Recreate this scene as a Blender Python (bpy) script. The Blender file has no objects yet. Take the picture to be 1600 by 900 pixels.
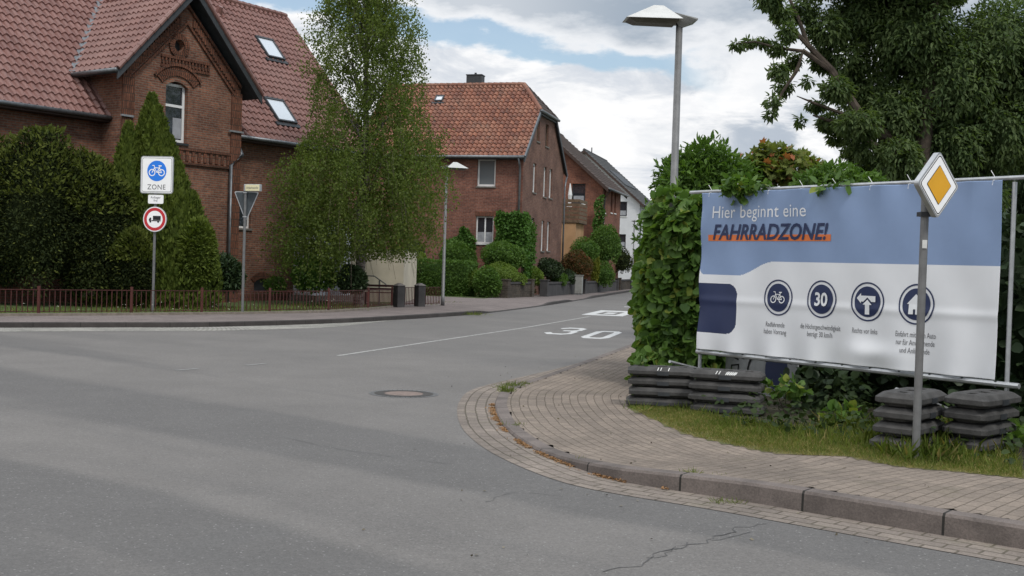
import bpy, math, random
import numpy as np
from mathutils import Vector, Matrix
from mathutils.geometry import tessellate_polygon
random.seed(7); rng = np.random.default_rng(11)
R = math.radians
sc = bpy.context.scene
COL = sc.collection

# ------------------------------------------------------------------ camera
F = 1800.0; H = 1.7; PITCH = math.atan(35/F); ROLL = 0.031
cam_d = bpy.data.cameras.new('camera'); cam = bpy.data.objects.new('camera', cam_d); COL.objects.link(cam)
cam_d.sensor_width = 36; cam_d.lens = F/1600*36; cam_d.clip_start = .1; cam_d.clip_end = 3000
CM = Matrix.Translation((0, 0, H)) @ Matrix.Rotation(R(90)-PITCH, 4, 'X') @ Matrix.Rotation(ROLL, 4, 'Z')
cam.matrix_world = CM; sc.camera = cam
# ------------------------------------------------------------------ sky and sun
SUN_EL, SUN_AZ = R(52), R(150)      # azimuth clockwise from +Y
w = bpy.data.worlds.new('World'); sc.world = w; w.use_nodes = True
nt = w.node_tree; N = nt.nodes; L = nt.links; N.clear()
def nd(t, **k):
    n = N.new(t)
    for a, b in k.items(): setattr(n, a, b)
    return n
def M2(op, a, b=None, c=None):
    n = N.new('ShaderNodeMath'); n.operation = op
    for i, v in enumerate((a, b, c)):
        if v is None: continue
        if isinstance(v, (int, float)): n.inputs[i].default_value = v
        else: L.new(v, n.inputs[i])
    return n.outputs[0]
def MR(v, a, b, c=0., d=1., smooth=True):
    n = N.new('ShaderNodeMapRange'); n.interpolation_type = 'SMOOTHSTEP' if smooth else 'LINEAR'
    L.new(v, n.inputs[0])
    for i, x in enumerate((a, b, c, d)): n.inputs[i+1].default_value = x
    return n.outputs[0]
def MIXC(f, a, b):
    n = N.new('ShaderNodeMix'); n.data_type = 'RGBA'
    if isinstance(f, (int, float)): n.inputs[0].default_value = f
    else: L.new(f, n.inputs[0])
    for i, x in ((6, a), (7, b)):
        if isinstance(x, tuple): n.inputs[i].default_value = (*x, 1)
        else: L.new(x, n.inputs[i])
    return n.outputs[2]
sky = nd('ShaderNodeTexSky', sky_type='NISHITA', sun_disc=False, sun_elevation=SUN_EL, sun_rotation=SUN_AZ, dust_density=1.5)
tc = nd('ShaderNodeTexCoord'); sep = nd('ShaderNodeSeparateXYZ'); L.new(tc.outputs['Generated'], sep.inputs[0])
X_, Y_, Z_ = sep.outputs
mp = nd('ShaderNodeMapping'); mp.inputs['Scale'].default_value = (1, 1, 2.6); mp.inputs['Location'].default_value = (.37, .1, .2)
L.new(tc.outputs['Generated'], mp.inputs[0])
def noise(scale, detail, rough, vec=None, dist=0.):
    n = nd('ShaderNodeTexNoise'); n.inputs['Scale'].default_value = scale; n.inputs['Detail'].default_value = detail
    n.inputs['Roughness'].default_value = rough; n.inputs['Distortion'].default_value = dist
    L.new(vec or mp.outputs[0], n.inputs['Vector']); return n.outputs[0]
n1 = noise(7, 9, .58); n2 = noise(16, 8, .6); n3 = noise(3.3, 8, .55)
ratio = M2('DIVIDE', X_, M2('MAXIMUM', Y_, .05))
# the blue gap between the upper grey bank and the cumulus below, seen low in the north
gapc = M2('ADD', M2('ADD', Z_, M2('MULTIPLY', ratio, .12)), M2('MULTIPLY', M2('SUBTRACT', n1, .5), -.14))
gap = MR(M2('ABSOLUTE', M2('SUBTRACT', gapc, M2('ADD', .186, M2('MULTIPLY', n2, .006)))), .006, .021, 1, 0)
gap = M2('MULTIPLY', gap, MR(ratio, .12, .19, 1, 0))
gap2 = M2('MULTIPLY', MR(n3, .60, .68), MR(Z_, .12, .3))
gap = M2('MAXIMUM', gap, M2('MULTIPLY', gap2, .8))
upper = MR(gapc, .185, .215)
n4 = noise(9, 10, .62, None, .6); shade = M2('ADD', M2('MULTIPLY', MR(n4, .38, .52), .7), M2('MULTIPLY', MR(n2, .40, .56), .3))
low = MIXC(shade, (6.3, 6.7, 7.3), (9.3, 9.3, 9.35))
lowgrey = MR(ratio, .08, .2)
low2 = MIXC(M2('MULTIPLY', lowgrey, M2('MULTIPLY', MR(n4, .60, .42), .85)), low, (4.0, 4.6, 5.4))
shade2 = M2('ADD', M2('MULTIPLY', MR(n1, .42, .60), .5), M2('MULTIPLY', MR(ratio, .12, -.05), .5))
edge = MR(gapc, .207, .245); shade2 = M2('MAXIMUM', shade2, M2('SUBTRACT', 1., edge)); upc = MIXC(shade2, (3.3, 3.95, 4.75), (8.0, 8.2, 8.5))
cl = MIXC(upper, low2, upc)
zen = M2('ADD', 1., M2('MULTIPLY', MR(Z_, .32, .95), 1.1))
vm = nd('ShaderNodeVectorMath', operation='SCALE'); L.new(cl, vm.inputs[0]); L.new(zen, vm.inputs[3])
sk = nd('ShaderNodeVectorMath', operation='MULTIPLY'); L.new(sky.outputs[0], sk.inputs[0]); sk.inputs[1].default_value = (1.45, 1.4, 1.3)
fin = MIXC(M2('MULTIPLY', gap, .93), vm.outputs[0], sk.outputs[0])
bg = nd('ShaderNodeBackground'); bg.inputs[1].default_value = .1; L.new(fin, bg.inputs[0])
wo = nd('ShaderNodeOutputWorld'); L.new(bg.outputs[0], wo.inputs[0])
sd = bpy.data.lights.new('sun', 'SUN'); sd.energy = 1.8; sd.angle = R(14); sd.color = (1, .96, .9)
so = bpy.data.objects.new('sun', sd); COL.objects.link(so)
sv = Vector((math.sin(SUN_AZ)*math.cos(SUN_EL), math.cos(SUN_AZ)*math.cos(SUN_EL), math.sin(SUN_EL)))
so.rotation_euler = sv.to_track_quat('Z', 'Y').to_euler()
sc.view_settings.view_transform = 'Standard'; sc.view_settings.look = 'None'
sc.view_settings.exposure = 0.12; sc.view_settings.gamma = 1
sc.cycles.max_bounces = 6; sc.cycles.transparent_max_bounces = 6

# ------------------------------------------------------------------ measuring helpers
RM = CM.to_3x3(); CO = Vector((0, 0, H))
def ray(px, py): return RM @ Vector((px-800, 450-py, -F))
def G(px, py, z=0.):
    r = ray(px, py); t = (z-H)/r.z; p = CO+r*t; return (p.x, p.y)
def AT(px, py, D):
    r = ray(px, py); return CO+r*(D/r.y)
def ONP(px, py, P, n):
    r = ray(px, py); n = Vector(n); t = (Vector(P)-CO).dot(n)/r.dot(n); return CO+r*t
class Frame:
    def __init__(s, o, ang): s.o = Vector((o[0], o[1], 0)); s.a = ang; s.m = Matrix.Translation(s.o) @ Matrix.Rotation(ang, 4, 'Z'); s.i = s.m.inverted()
    def on(s, px, py, P, n):         # pixel -> local point on a local plane
        return s.i @ ONP(px, py, s.m @ Vector(P), s.m.to_3x3() @ Vector(n))

# ------------------------------------------------------------------ object helpers
def tag(o, label=None, cat=None, group=None, kind=None):
    if label: o['label'] = label
    if cat: o['category'] = cat
    if group: o['group'] = group
    if kind: o['kind'] = kind
    return o
def empty(name, loc=(0, 0, 0), rz=0., label=None, cat=None, group=None):
    o = bpy.data.objects.new(name, None); COL.objects.link(o); o.location = loc; o.rotation_euler = (0, 0, rz)
    return tag(o, label, cat, group)
def link(name, me, mats=None, parent=None):
    o = bpy.data.objects.new(name, me); COL.objects.link(o)
    if mats is not None:
        for m in (mats if isinstance(mats, (list, tuple)) else [mats]): me.materials.append(m)
    if parent: o.parent = parent
    return o
def copy_tree(o, parent=None):
    c = o.copy(); COL.objects.link(c)
    if parent: c.parent = parent
    for ch in list(o.children): copy_tree(ch, c)
    return c
class MB:
    def __init__(s): s.v = []; s.f = []; s.uv = []; s.mi = []; s.has = False
    def add(s, vs, fs, uvs=None, mi=0):
        b = len(s.v); s.v += [tuple(p) for p in vs]
        for k, f in enumerate(fs):
            s.f.append([b+i for i in f]); s.mi.append(mi)
            if uvs: s.uv.append([uvs[i] for i in f]); s.has = True
            else: s.uv.append([(0, 0)]*len(f))
        return s
    def box(s, x0, x1, y0, y1, z0, z1, mi=0):
        v = [(x, y, z) for z in (z0, z1) for y in (y0, y1) for x in (x0, x1)]
        return s.add(v, [(0, 2, 3, 1), (4, 5, 7, 6), (0, 1, 5, 4), (2, 6, 7, 3), (0, 4, 6, 2), (1, 3, 7, 5)], mi=mi)
    def bevbox(s, x0, x1, y0, y1, z0, z1, b=.01):
        r = [(x0+b, y0), (x1-b, y0), (x1, y0+b), (x1, y1-b), (x1-b, y1), (x0+b, y1), (x0, y1-b), (x0, y0+b)]
        cx, cy = (x0+x1)/2, (y0+y1)/2
        def ring(z, d): return [(x+(d if x < cx else -d), y+(d if y < cy else -d), z) for x, y in r]
        return s.rings([ring(z0, b), ring(z0+b, 0), ring(z1-b, 0), ring(z1, b)])
    def rings(s, rs, cap=True, mi=0):
        n = len(rs[0]); v = [p for r in rs for p in r]; f = []
        for k in range(len(rs)-1):
            for i in range(n):
                j = (i+1) % n; f.append((k*n+i, k*n+j, (k+1)*n+j, (k+1)*n+i))
        if cap: f.append(tuple(range(n))[::-1]); f.append(tuple((len(rs)-1)*n+i for i in range(n)))
        return s.add(v, f, mi=mi)
    def tube(s, pts, rad, n=8, mi=0):
        pts = [Vector(p) for p in pts]; rad = rad if isinstance(rad, (list, tuple)) else [rad]*len(pts); rs = []
        up = Vector((.13, .09, 1)).normalized()
        for i, p in enumerate(pts):
            t = (pts[min(i+1, len(pts)-1)]-pts[max(i-1, 0)]).normalized()
            a = t.cross(up)
            if a.length < .15: a = t.cross(Vector((1, 0, 0)))
            a.normalize(); b = t.cross(a)
            rs.append([tuple(p+(a*math.cos(q)+b*math.sin(q))*rad[i]) for q in [2*math.pi*k/n for k in range(n)]])
        return s.rings(rs, mi=mi)
    def bar(s, a, b, wd, th):     # rectangular bar between two points
        a = Vector(a); b = Vector(b); t = (b-a).normalized(); u = t.cross(Vector((0, 0, 1)))
        if u.length < .05: u = Vector((1, 0, 0))
        u.normalize(); v = u.cross(t)
        q = [u*wd/2+v*th/2, -u*wd/2+v*th/2, -u*wd/2-v*th/2, u*wd/2-v*th/2]
        return s.rings([[tuple(a+k) for k in q], [tuple(b+k) for k in q]])
    def prism(s, poly, axis, a, b, mi=0):  # poly 2D, extruded along axis between a and b
        def P(p, t):
            return {'x': (t, p[0], p[1]), 'y': (p[0], t, p[1]), 'z': (p[0], p[1], t)}[axis]
        return s.rings([[P(p, a) for p in poly], [P(p, b) for p in poly]], mi=mi)
    def build(s, name, mats, parent=None, smooth=False):
        me = bpy.data.meshes.new(name); me.from_pydata(s.v, [], s.f)
        if s.has:
            uvl = me.uv_layers.new(name='UVMap'); flat = [c for f in s.uv for p in f for c in p]
            uvl.data.foreach_set('uv', flat)
        o = link(name, me, mats, parent)
        me.polygons.foreach_set('material_index', s.mi)
        if smooth: me.polygons.foreach_set('use_smooth', [True]*len(s.f))
        import bmesh
        bm = bmesh.new(); bm.from_mesh(me); bmesh.ops.recalc_face_normals(bm, faces=bm.faces); bm.to_mesh(me); bm.free()
        me.update(); return o

# ------------------------------------------------------------------ materials
class NT:
    def __init__(s, name):
        s.m = bpy.data.materials.new(name); s.m.use_nodes = True; s.t = s.m.node_tree; s.n = s.t.nodes; s.l = s.t.links
        s.b = s.n['Principled BSDF']
    def set(s, i, v):
        if hasattr(v, 'default_value') and not isinstance(v, (int, float, tuple)): s.l.new(v, s.b.inputs[i])
        else: s.b.inputs[i].default_value = v if not (isinstance(v, tuple) and len(v) == 3) else (*v, 1)
        return s
    def node(s, t, ins=None, **k):
        n = s.n.new(t)
        for a, b in k.items(): setattr(n, a, b)
        for a, b in (ins or {}).items():
            if hasattr(b, 'default_value') and not isinstance(b, (int, float, tuple)): s.l.new(b, n.inputs[a])
            else: n.inputs[a].default_value = b if not (isinstance(b, tuple) and len(b) == 3 and n.inputs[a].type == 'RGBA') else (*b, 1)
        return n
    def math(s, op, a, b=0.): return s.node('ShaderNodeMath', {0: a, 1: b}, operation=op).outputs[0]
    def mix(s, f, a, b): return s.node('ShaderNodeMix', {0: f, 6: a, 7: b}, data_type='RGBA').outputs[2]
    def mul(s, a, b, f=1.): return s.node('ShaderNodeMix', {0: f, 6: a, 7: b}, data_type='RGBA', blend_type='MULTIPLY').outputs[2]
    def mr(s, v, a, b, c=0., d=1.): return s.node('ShaderNodeMapRange', {0: v, 1: a, 2: b, 3: c, 4: d}, interpolation_type='SMOOTHSTEP').outputs[0]
    def noise(s, vec, sc_, det=4., ro=.55, dist=0.): return s.node('ShaderNodeTexNoise', {'Vector': vec, 'Scale': sc_, 'Detail': det, 'Roughness': ro, 'Distortion': dist}).outputs[0]
    def obj(s): return s.node('ShaderNodeTexCoord').outputs['Object']
    def uv(s): return s.node('ShaderNodeTexCoord').outputs['UV']
    def bump(s, h, st, d=.01):
        n = s.node('ShaderNodeBump', {'Height': h, 'Strength': st, 'Distance': d}); s.l.new(n.outputs[0], s.b.inputs['Normal']); return s
def plain(name, c, rough=.6, metal=0., var=.15, scale=6., spec=.4, bump=0.):
    t = NT(name); o = t.obj(); n = t.noise(o, scale, 6., .6)
    col = t.mix(t.mr(n, .3, .7), tuple(x*(1-var) for x in c), tuple(min(1, x*(1+var)) for x in c))
    t.set('Base Color', col); t.set('Roughness', rough); t.set('Metallic', metal); t.b.inputs['Specular IOR Level'].default_value = spec
    if bump: t.bump(t.noise(o, scale*8, 4.), bump)
    return t.m
def brick_mat(name, c1, c2, mortar, wear=.35, bw=.25, bh=.077, gran=.012):
    t = NT(name); o = t.obj(); s = t.node('ShaderNodeSeparateXYZ', {0: o})
    u = t.math('ADD', s.outputs[0], s.outputs[1]); v = t.node('ShaderNodeCombineXYZ', {0: u, 1: s.outputs[2]}).outputs[0]
    b = t.node('ShaderNodeTexBrick', {'Vector': v, 'Color1': (*c1, 1), 'Color2': (*c2, 1), 'Mortar': (*mortar, 1), 'Scale': 1., 'Mortar Size': gran, 'Mortar Smooth': .2, 'Bias': 0., 'Brick Width': bw, 'Row Height': bh})
    n = t.noise(v, .9, 7., .62); n2 = t.noise(v, 9., 4., .6)
    c = t.mul(b.outputs[0], t.mix(t.mr(n, .3, .7), (.68, .64, .62), (1.15, 1.08, 1.02)), 1.)
    c = t.mul(c, t.mix(t.mr(n2, .25, .75), (.72, .72, .74), (1.2, 1.18, 1.15)), 1.)
    t.set('Base Color', c); t.set('Roughness', .9); t.b.inputs['Specular IOR Level'].default_value = .2
    t.bump(t.math('SUBTRACT', t.math('MULTIPLY', n2, .4), b.outputs[1]), .6, .012); return t.m
def tile_mat(name, c1, c2, c3, wear, moss, rough=.6):
    t = NT(name); uv = t.uv(); fl = t.node('ShaderNodeVectorMath', {0: uv}, operation='FLOOR').outputs[0]
    wn = t.node('ShaderNodeTexWhiteNoise', {'Vector': fl}).outputs[0]; o = t.obj()
    c = t.mix(wn, c1, c2); n = t.noise(o, .7, 8., .65); n2 = t.noise(o, 7., 5., .6)
    c = t.mix(t.math('MULTIPLY', t.mr(n, .42, .68), wear), c, c3)
    c = t.mix(t.math('MULTIPLY', t.mr(n2, .5, .72), moss), c, (.05, .045, .04))
    t.set('Base Color', c); t.set('Roughness', rough); t.b.inputs['Specular IOR Level'].default_value = .35; return t.m
def leaf_mat(name, c1, c2, c3=None, trans=.35, rough=.55):
    t = NT(name); a = t.node('ShaderNodeAttribute', attribute_name='rnd').outputs['Fac']
    o = t.obj(); n = t.noise(o, 1.6, 3.)
    f = t.math('ADD', t.math('MULTIPLY', a, .65), t.math('MULTIPLY', t.mr(n, .3, .7), .35))
    c = t.mix(f, c1, c2)
    if c3: c = t.mix(t.mr(a, .90, .95), c, c3)
    t.set('Base Color', c); t.set('Roughness', rough); t.b.inputs['Specular IOR Level'].default_value = .16
    tr = t.node('ShaderNodeBsdfTranslucent', {'Color': t.mul(c, (1.5, 1.6, .7), 1.)})
    ms = t.node('ShaderNodeMixShader', {0: trans}); t.l.new(t.b.outputs[0], ms.inputs[1]); t.l.new(tr.outputs[0], ms.inputs[2])
    t.l.new(ms.outputs[0], t.n['Material Output'].inputs[0]); return t.m

m_brick1 = brick_mat('brick_red_old', (.28, .125, .08), (.16, .072, .052), (.20, .155, .125), gran=.016)
m_brick1d = brick_mat('brick_ornament', (.22, .095, .06), (.15, .068, .046), (.07, .055, .045), bw=.077, bh=.25)
m_brick2 = brick_mat('brick_red', (.27, .118, .085), (.18, .078, .060), (.20, .155, .135))
m_brick3 = brick_mat('brick_orange', (.27, .11, .07), (.19, .075, .052), (.18, .13, .11))
m_gwall = brick_mat('brick_grey_mossy', (.10, .085, .07), (.06, .055, .045), (.10, .095, .085), bw=.2, bh=.09)
m_tile1 = tile_mat('roof_tile_brown', (.225, .112, .094), (.165, .080, .068), (.26, .15, .13), .5, .15, .42)
m_tile2 = tile_mat('roof_tile_orange', (.285, .122, .078), (.155, .068, .050), (.31, .18, .125), .5, .95, .8)
m_tile3 = tile_mat('roof_tile_dark', (.06, .042, .038), (.045, .034, .03), (.08, .06, .05), .3, .2)
m_tile4 = tile_mat('roof_tile_slate', (.05, .055, .06), (.07, .072, .075), (.10, .10, .10), .4, .2)
m_fascia = plain('fascia_dark', (.045, .05, .055), .6)
m_fasciab = plain('soffit_brown', (.05, .03, .024), .7)
m_white = plain('white_paint', (.74, .74, .73), .45, var=.04)
m_offwhite = plain('lamp_white', (.58, .58, .56), .4, var=.06)
m_render = plain('white_render', (.60, .61, .63), .9, var=.06, scale=1.5, bump=.2)
m_cream = plain('cream_render', (.50, .45, .35), .9, var=.10, scale=1.2, bump=.2)
m_peach = plain('peach_render', (.42, .25, .13), .9, var=.12, scale=1.2, bump=.2)
m_zinc = plain('zinc', (.16, .17, .18), .45, .6, var=.2)
m_galv = plain('galvanised_steel', (.27, .28, .29), .5, .35, var=.18, scale=14.)
m_pole = plain('grey_pole_paint', (.165, .165, .165), .5, .2, var=.12, scale=10.)
m_alu = plain('aluminium', (.42, .43, .44), .42, .55, var=.12, scale=10.)
m_dark = plain('dark_plastic', (.03, .032, .035), .6)
m_rubber = plain('recycled_rubber', (.052, .050, .048), .8, var=.3, scale=9., bump=.5)
m_stone = plain('sandstone', (.20, .17, .14), .85, var=.2)
m_sill = plain('window_sill_stone', (.15, .14, .125), .8)
m_wood = plain('brown_wood', (.13, .085, .05), .75, var=.3)
m_red_steel = plain('red_brown_steel', (.060, .016, .013), .6, var=.3)
m_granite = plain('pillar_render', (.055, .052, .052), .85, var=.2, scale=3., bump=.2)
m_granite2 = plain('pillar_cap', (.18, .16, .15), .85, var=.2, scale=3.)
m_anthra = plain('anthracite', (.035, .038, .042), .5)
m_cab = plain('cabinet_grey', (.27, .27, .25), .6, var=.1)
m_blue = plain('sign_blue', (.015, .20, .78), .35, var=.02)
m_signwhite = plain('sign_white', (.93, .93, .93), .35, var=.02)
m_red = plain('sign_red', (.52, .025, .035), .35, var=.02)
m_black = plain('sign_black', (.01, .01, .012), .5, var=.05)
m_greytext = plain('sign_grey_text', (.13, .13, .14), .5, var=.05)
m_yellow = plain('sign_yellow', (.72, .36, .012), .35, var=.04)
m_signback = plain('sign_back', (.06, .072, .08), .5, .2)
m_cream_sign = plain('street_sign_cream', (.75, .70, .45), .4, var=.03)
m_chalk = plain('chalk', (.55, .55, .53), .9)
m_banner_w = plain('banner_white', (.74, .75, .77), .42, var=.03, scale=1.5)
m_banner_b = plain('banner_blue', (.22, .305, .48), .42, var=.05, scale=1.5)
m_navy = plain('banner_navy', (.017, .028, .085), .42, var=.03)
m_orange = plain('banner_orange', (.66, .165, .04), .45, var=.03)
m_bark = plain('bark', (.075, .058, .045), .9, var=.4, scale=8., bump=.6)
m_marking = plain('road_paint', (.50, .50, .49), .7, var=.22, scale=14.)
m_flower = plain('petals', (.75, .75, .62), .7)
m_curtain = plain('curtain', (.30, .31, .33), .9)
m_mould = plain('mould', (.06, .065, .06), .9)
def glass(name, c, r=.06):
    t = NT(name); t.set('Base Color', c); t.set('Roughness', r); t.b.inputs['Specular IOR Level'].default_value = 1.; t.b.inputs['IOR'].default_value = 1.6; return t.m
m_glass = glass('window_glass', (.022, .027, .034)); m_glass_l = glass('skylight_painted_reflection', (.55, .59, .63), .08); m_glass_b = glass('blind_behind_glass', (.16, .18, .19), .1)  # pale skylight pane colour stands in for the bright reflection on the glass
def birch_bark():
    t = NT('birch_bark'); o = t.obj(); mpn = t.node('ShaderNodeMapping', {'Vector': o, 'Scale': (1., 1., 4.)}).outputs[0]
    c = t.mix(t.mr(t.noise(mpn, 3.5, 6.), .42, .56), (.06, .05, .045), (.26, .235, .21)); t.set('Base Color', c); t.set('Roughness', .85); return t.m
m_birch = birch_bark()
def asphalt():
    t = NT('asphalt'); o = t.obj()
    fine = t.noise(o, 110., 3., .7); med = t.noise(o, 22., 5., .7); big = t.noise(o, .35, 6., .6)
    # wheel tracks and resurfaced strips along the main road
    def dot(v): return t.node('ShaderNodeVectorMath', {0: o, 1: v}, operation='DOT_PRODUCT').outputs['Value']
    al, ac = dot((-.77, .64, 0)), dot((.64, .77, 0))
    warp = t.math('ADD', ac, t.math('MULTIPLY', t.noise(o, .25, 2.), .9))
    tr = t.noise(t.node('ShaderNodeCombineXYZ', {0: t.math('MULTIPLY', al, .04), 1: t.math('MULTIPLY', warp, .55), 2: 7.3}).outputs[0], 1., 3., .5)
    near = t.mr(ac, 9.5, 12.5, 1., .25)
    c = t.mix(t.mr(big, .3, .7), (.143, .135, .128), (.164, .154, .145))
    c = t.mix(t.math('MULTIPLY', near, t.mr(tr, .56, .44)), c, (.118, .113, .109))
    c = t.mul(c, t.mix(t.mr(med, .3, .7), (.93, .93, .93), (1.07, 1.07, 1.07)), 1.)
    c = t.mul(c, t.mix(t.mr(t.noise(o, 1.1, 8., .7), .38, .62), (.955, .955, .955), (1.03, 1.03, 1.03)), 1.)
    c = t.mix(t.math('MULTIPLY', t.mr(t.noise(o, .45, 3., .5, 1.5),   .62, .70), .2), c, (.105, .104, .103))
    v = t.node('ShaderNodeTexVoronoi', {'Vector': o, 'Scale': 95.}).outputs['Color']
    vs = t.node('ShaderNodeSeparateColor', {0: v}).outputs[0]
    c = t.mul(c, t.mix(vs, (.80, .80, .80), (1.19, 1.19, 1.18)), .8)
    c = t.mix(t.mr(vs, .985, .995), c, (.24, .235, .225))
    t.set('Base Color', c); t.set('Roughness', .82); t.b.inputs['Specular IOR Level'].default_value = .3
    t.bump(t.math('ADD', fine, vs), .35, .006); return t.m
m_asph = asphalt()
def paver_mat(name, c1, c2, mortar, bw, bh, ms, var=.25, moss=.0, off=.5):
    t = NT(name); uv = t.uv(); o = t.obj()
    wob = t.node('ShaderNodeVectorMath', {0: uv, 1: t.node('ShaderNodeVectorMath', {0: t.node('ShaderNodeTexNoise', {'Vector': o, 'Scale': 2.5}).outputs['Color'], 1: (.03, .03, 0)}, operation='MULTIPLY').outputs[0]}, operation='ADD').outputs[0]
    b = t.node('ShaderNodeTexBrick', {'Vector': wob, 'Color1': (*c1, 1), 'Color2': (*c2, 1), 'Mortar': (*mortar, 1), 'Scale': 1., 'Mortar Size': ms, 'Mortar Smooth': .3, 'Bias': 0., 'Brick Width': bw, 'Row Height': bh}, offset=off)
    n = t.noise(o, .8, 7., .65); n2 = t.noise(o, 40., 4., .7)
    c = t.mul(b.outputs[0], t.mix(t.mr(n, .3, .7), (1-var,)*3, (1+var, 1+var*.95, 1+var*.9)), 1.)
    c = t.mul(c, t.mix(t.mr(n2, .3, .7), (.82,)*3, (1.15,)*3), 1.)
    if moss: c = t.mix(t.math('MULTIPLY', t.mr(t.noise(o, 1.7, 6., .7), .56, .68), moss), c, (.09, .10, .035))
    t.set('Base Color', c); t.set('Roughness', .9); t.b.inputs['Specular IOR Level'].default_value = .2
    t.bump(t.math('SUBTRACT', t.math('MULTIPLY', n2, .3), b.outputs[1]), .7, .012); return t.m
m_pav = paver_mat('concrete_pavers', (.222, .184, .152), (.182, .152, .127), (.115, .095, .075), .21, .105, .006, .2, .12)
m_pav_gut = paver_mat('gutter_pavers', (.225, .192, .165), (.185, .158, .138), (.11, .095, .075), .22, .12, .009, .2, .15)
m_pav_far = paver_mat('pavement_far', (.195, .165, .155), (.165, .140, .132), (.11, .095, .09), .3, .3, .006, .12)
m_cobble = paver_mat('granite_setts', (.36, .35, .32), (.26, .255, .235), (.15, .14, .12), .11, .11, .012, .2)
m_kerb = None
def kerb_mat(name, c):
    t = NT(name); uv = t.uv(); o = t.obj(); s = t.node('ShaderNodeSeparateXYZ', {0: uv})
    fr = t.math('FRACT', s.outputs[0]); j = t.math('LESS_THAN', fr, .018)
    n = t.noise(o, 3., 6., .65); n2 = t.noise(o, 60., 4., .7)
    cc = t.mix(t.mr(n, .3, .7), tuple(x*.75 for x in c), tuple(x*1.2 for x in c)); cc = t.mul(cc, t.mix(t.mr(n2, .3, .7), (.8,)*3, (1.15,)*3), 1.)
    cell = t.node('ShaderNodeTexWhiteNoise', {'W': t.math('FLOOR', s.outputs[0])}, noise_dimensions='1D').outputs[0]
    cc = t.mul(cc, t.mix(cell, (.85,)*3, (1.12,)*3), 1.)
    cc = t.mix(j, cc, (.02, .018, .015)); t.set('Base Color', cc); t.set('Roughness', .9); t.bump(n2, .3, .01); return t.m
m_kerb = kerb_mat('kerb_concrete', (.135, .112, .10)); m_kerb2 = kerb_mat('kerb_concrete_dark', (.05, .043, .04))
def ground_mat(name, cs, sc_=2.):
    t = NT(name); o = t.obj(); n = t.noise(o, sc_, 8., .65); n2 = t.noise(o, 35., 5., .7)
    c = t.mix(t.mr(n, .38, .62), cs[0], cs[1]); c = t.mix(t.math('MULTIPLY', t.mr(n2, .45, .65), .6), c, cs[2])
    t.set('Base Color', c); t.set('Roughness', .95); t.bump(n2, .8, .03); return t.m
m_lawn = ground_mat('lawn', ((.05, .085, .018), (.08, .11, .025), (.03, .05, .012)))
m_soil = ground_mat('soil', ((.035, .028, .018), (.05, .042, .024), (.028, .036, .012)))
m_dry = ground_mat('dry_lawn', ((.17, .145, .065), (.09, .105, .03), (.12, .10, .05)))

# leaves
lf_birch = leaf_mat('leaf_birch', (.060, .098, .020), (.150, .185, .048), trans=.45)
lf_thuja = leaf_mat('leaf_thuja', (.045, .072, .014), (.155, .195, .036), trans=.25, rough=.75)
lf_yew = leaf_mat('leaf_yew', (0.013, 0.021, 0.008), (0.040, 0.053, 0.013), (.10, .115, .025), trans=.12, rough=.85)
lf_under = leaf_mat('leaf_undergrowth', (.015, .028, .008), (.040, .062, .016), trans=.15)
lf_olive = leaf_mat('leaf_olive_shoots', (0.043, 0.064, 0.012), (0.111, 0.128, 0.024), trans=.2, rough=.8)
lf_dark = leaf_mat('leaf_dark', (0.021, 0.039, 0.018), (0.052, 0.078, 0.034), trans=.12, rough=.4)
lf_green = leaf_mat('leaf_green', (0.046, 0.098, 0.021), (0.111, 0.189, 0.039), trans=.3)
lf_light = leaf_mat('leaf_light', (0.096, 0.156, 0.030), (0.192, 0.258, 0.060), trans=.35)
lf_ivy = leaf_mat('leaf_ivy', (0.036, 0.090, 0.014), (0.090, 0.180, 0.036), trans=.25)
lf_hazel = leaf_mat('leaf_hedge', (0.046, 0.098, 0.023), (0.130, 0.215, 0.046), (.20, .235, .05), trans=.3, rough=.42)
lf_big = leaf_mat('leaf_big_tree', (.050, .088, .034), (.135, .180, .070), trans=.42)
lf_maple = leaf_mat('leaf_maple', (0.075, 0.125, 0.027), (0.188, 0.200, 0.056), (.36, .13, .06), trans=.35)
lf_red = leaf_mat('leaf_red', (.05, .065, .02), (.15, .07, .035), (.26, .07, .04), trans=.3)
lf_gold = leaf_mat('leaf_golden', (.11, .13, .02), (.20, .21, .03), trans=.25)
lf_grass = leaf_mat('grass_blades', (.085, .135, .025), (.20, .235, .05), (.30, .25, .10), trans=.3)
lf_drygrass = leaf_mat('dry_blades', (.20, .20, .06), (.38, .31, .13), (.46, .36, .18), trans=.25)
lf_litter = leaf_mat('litter', (.24, .13, .06), (.31, .18, .09), (.20, .15, .09), trans=.1)

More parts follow.
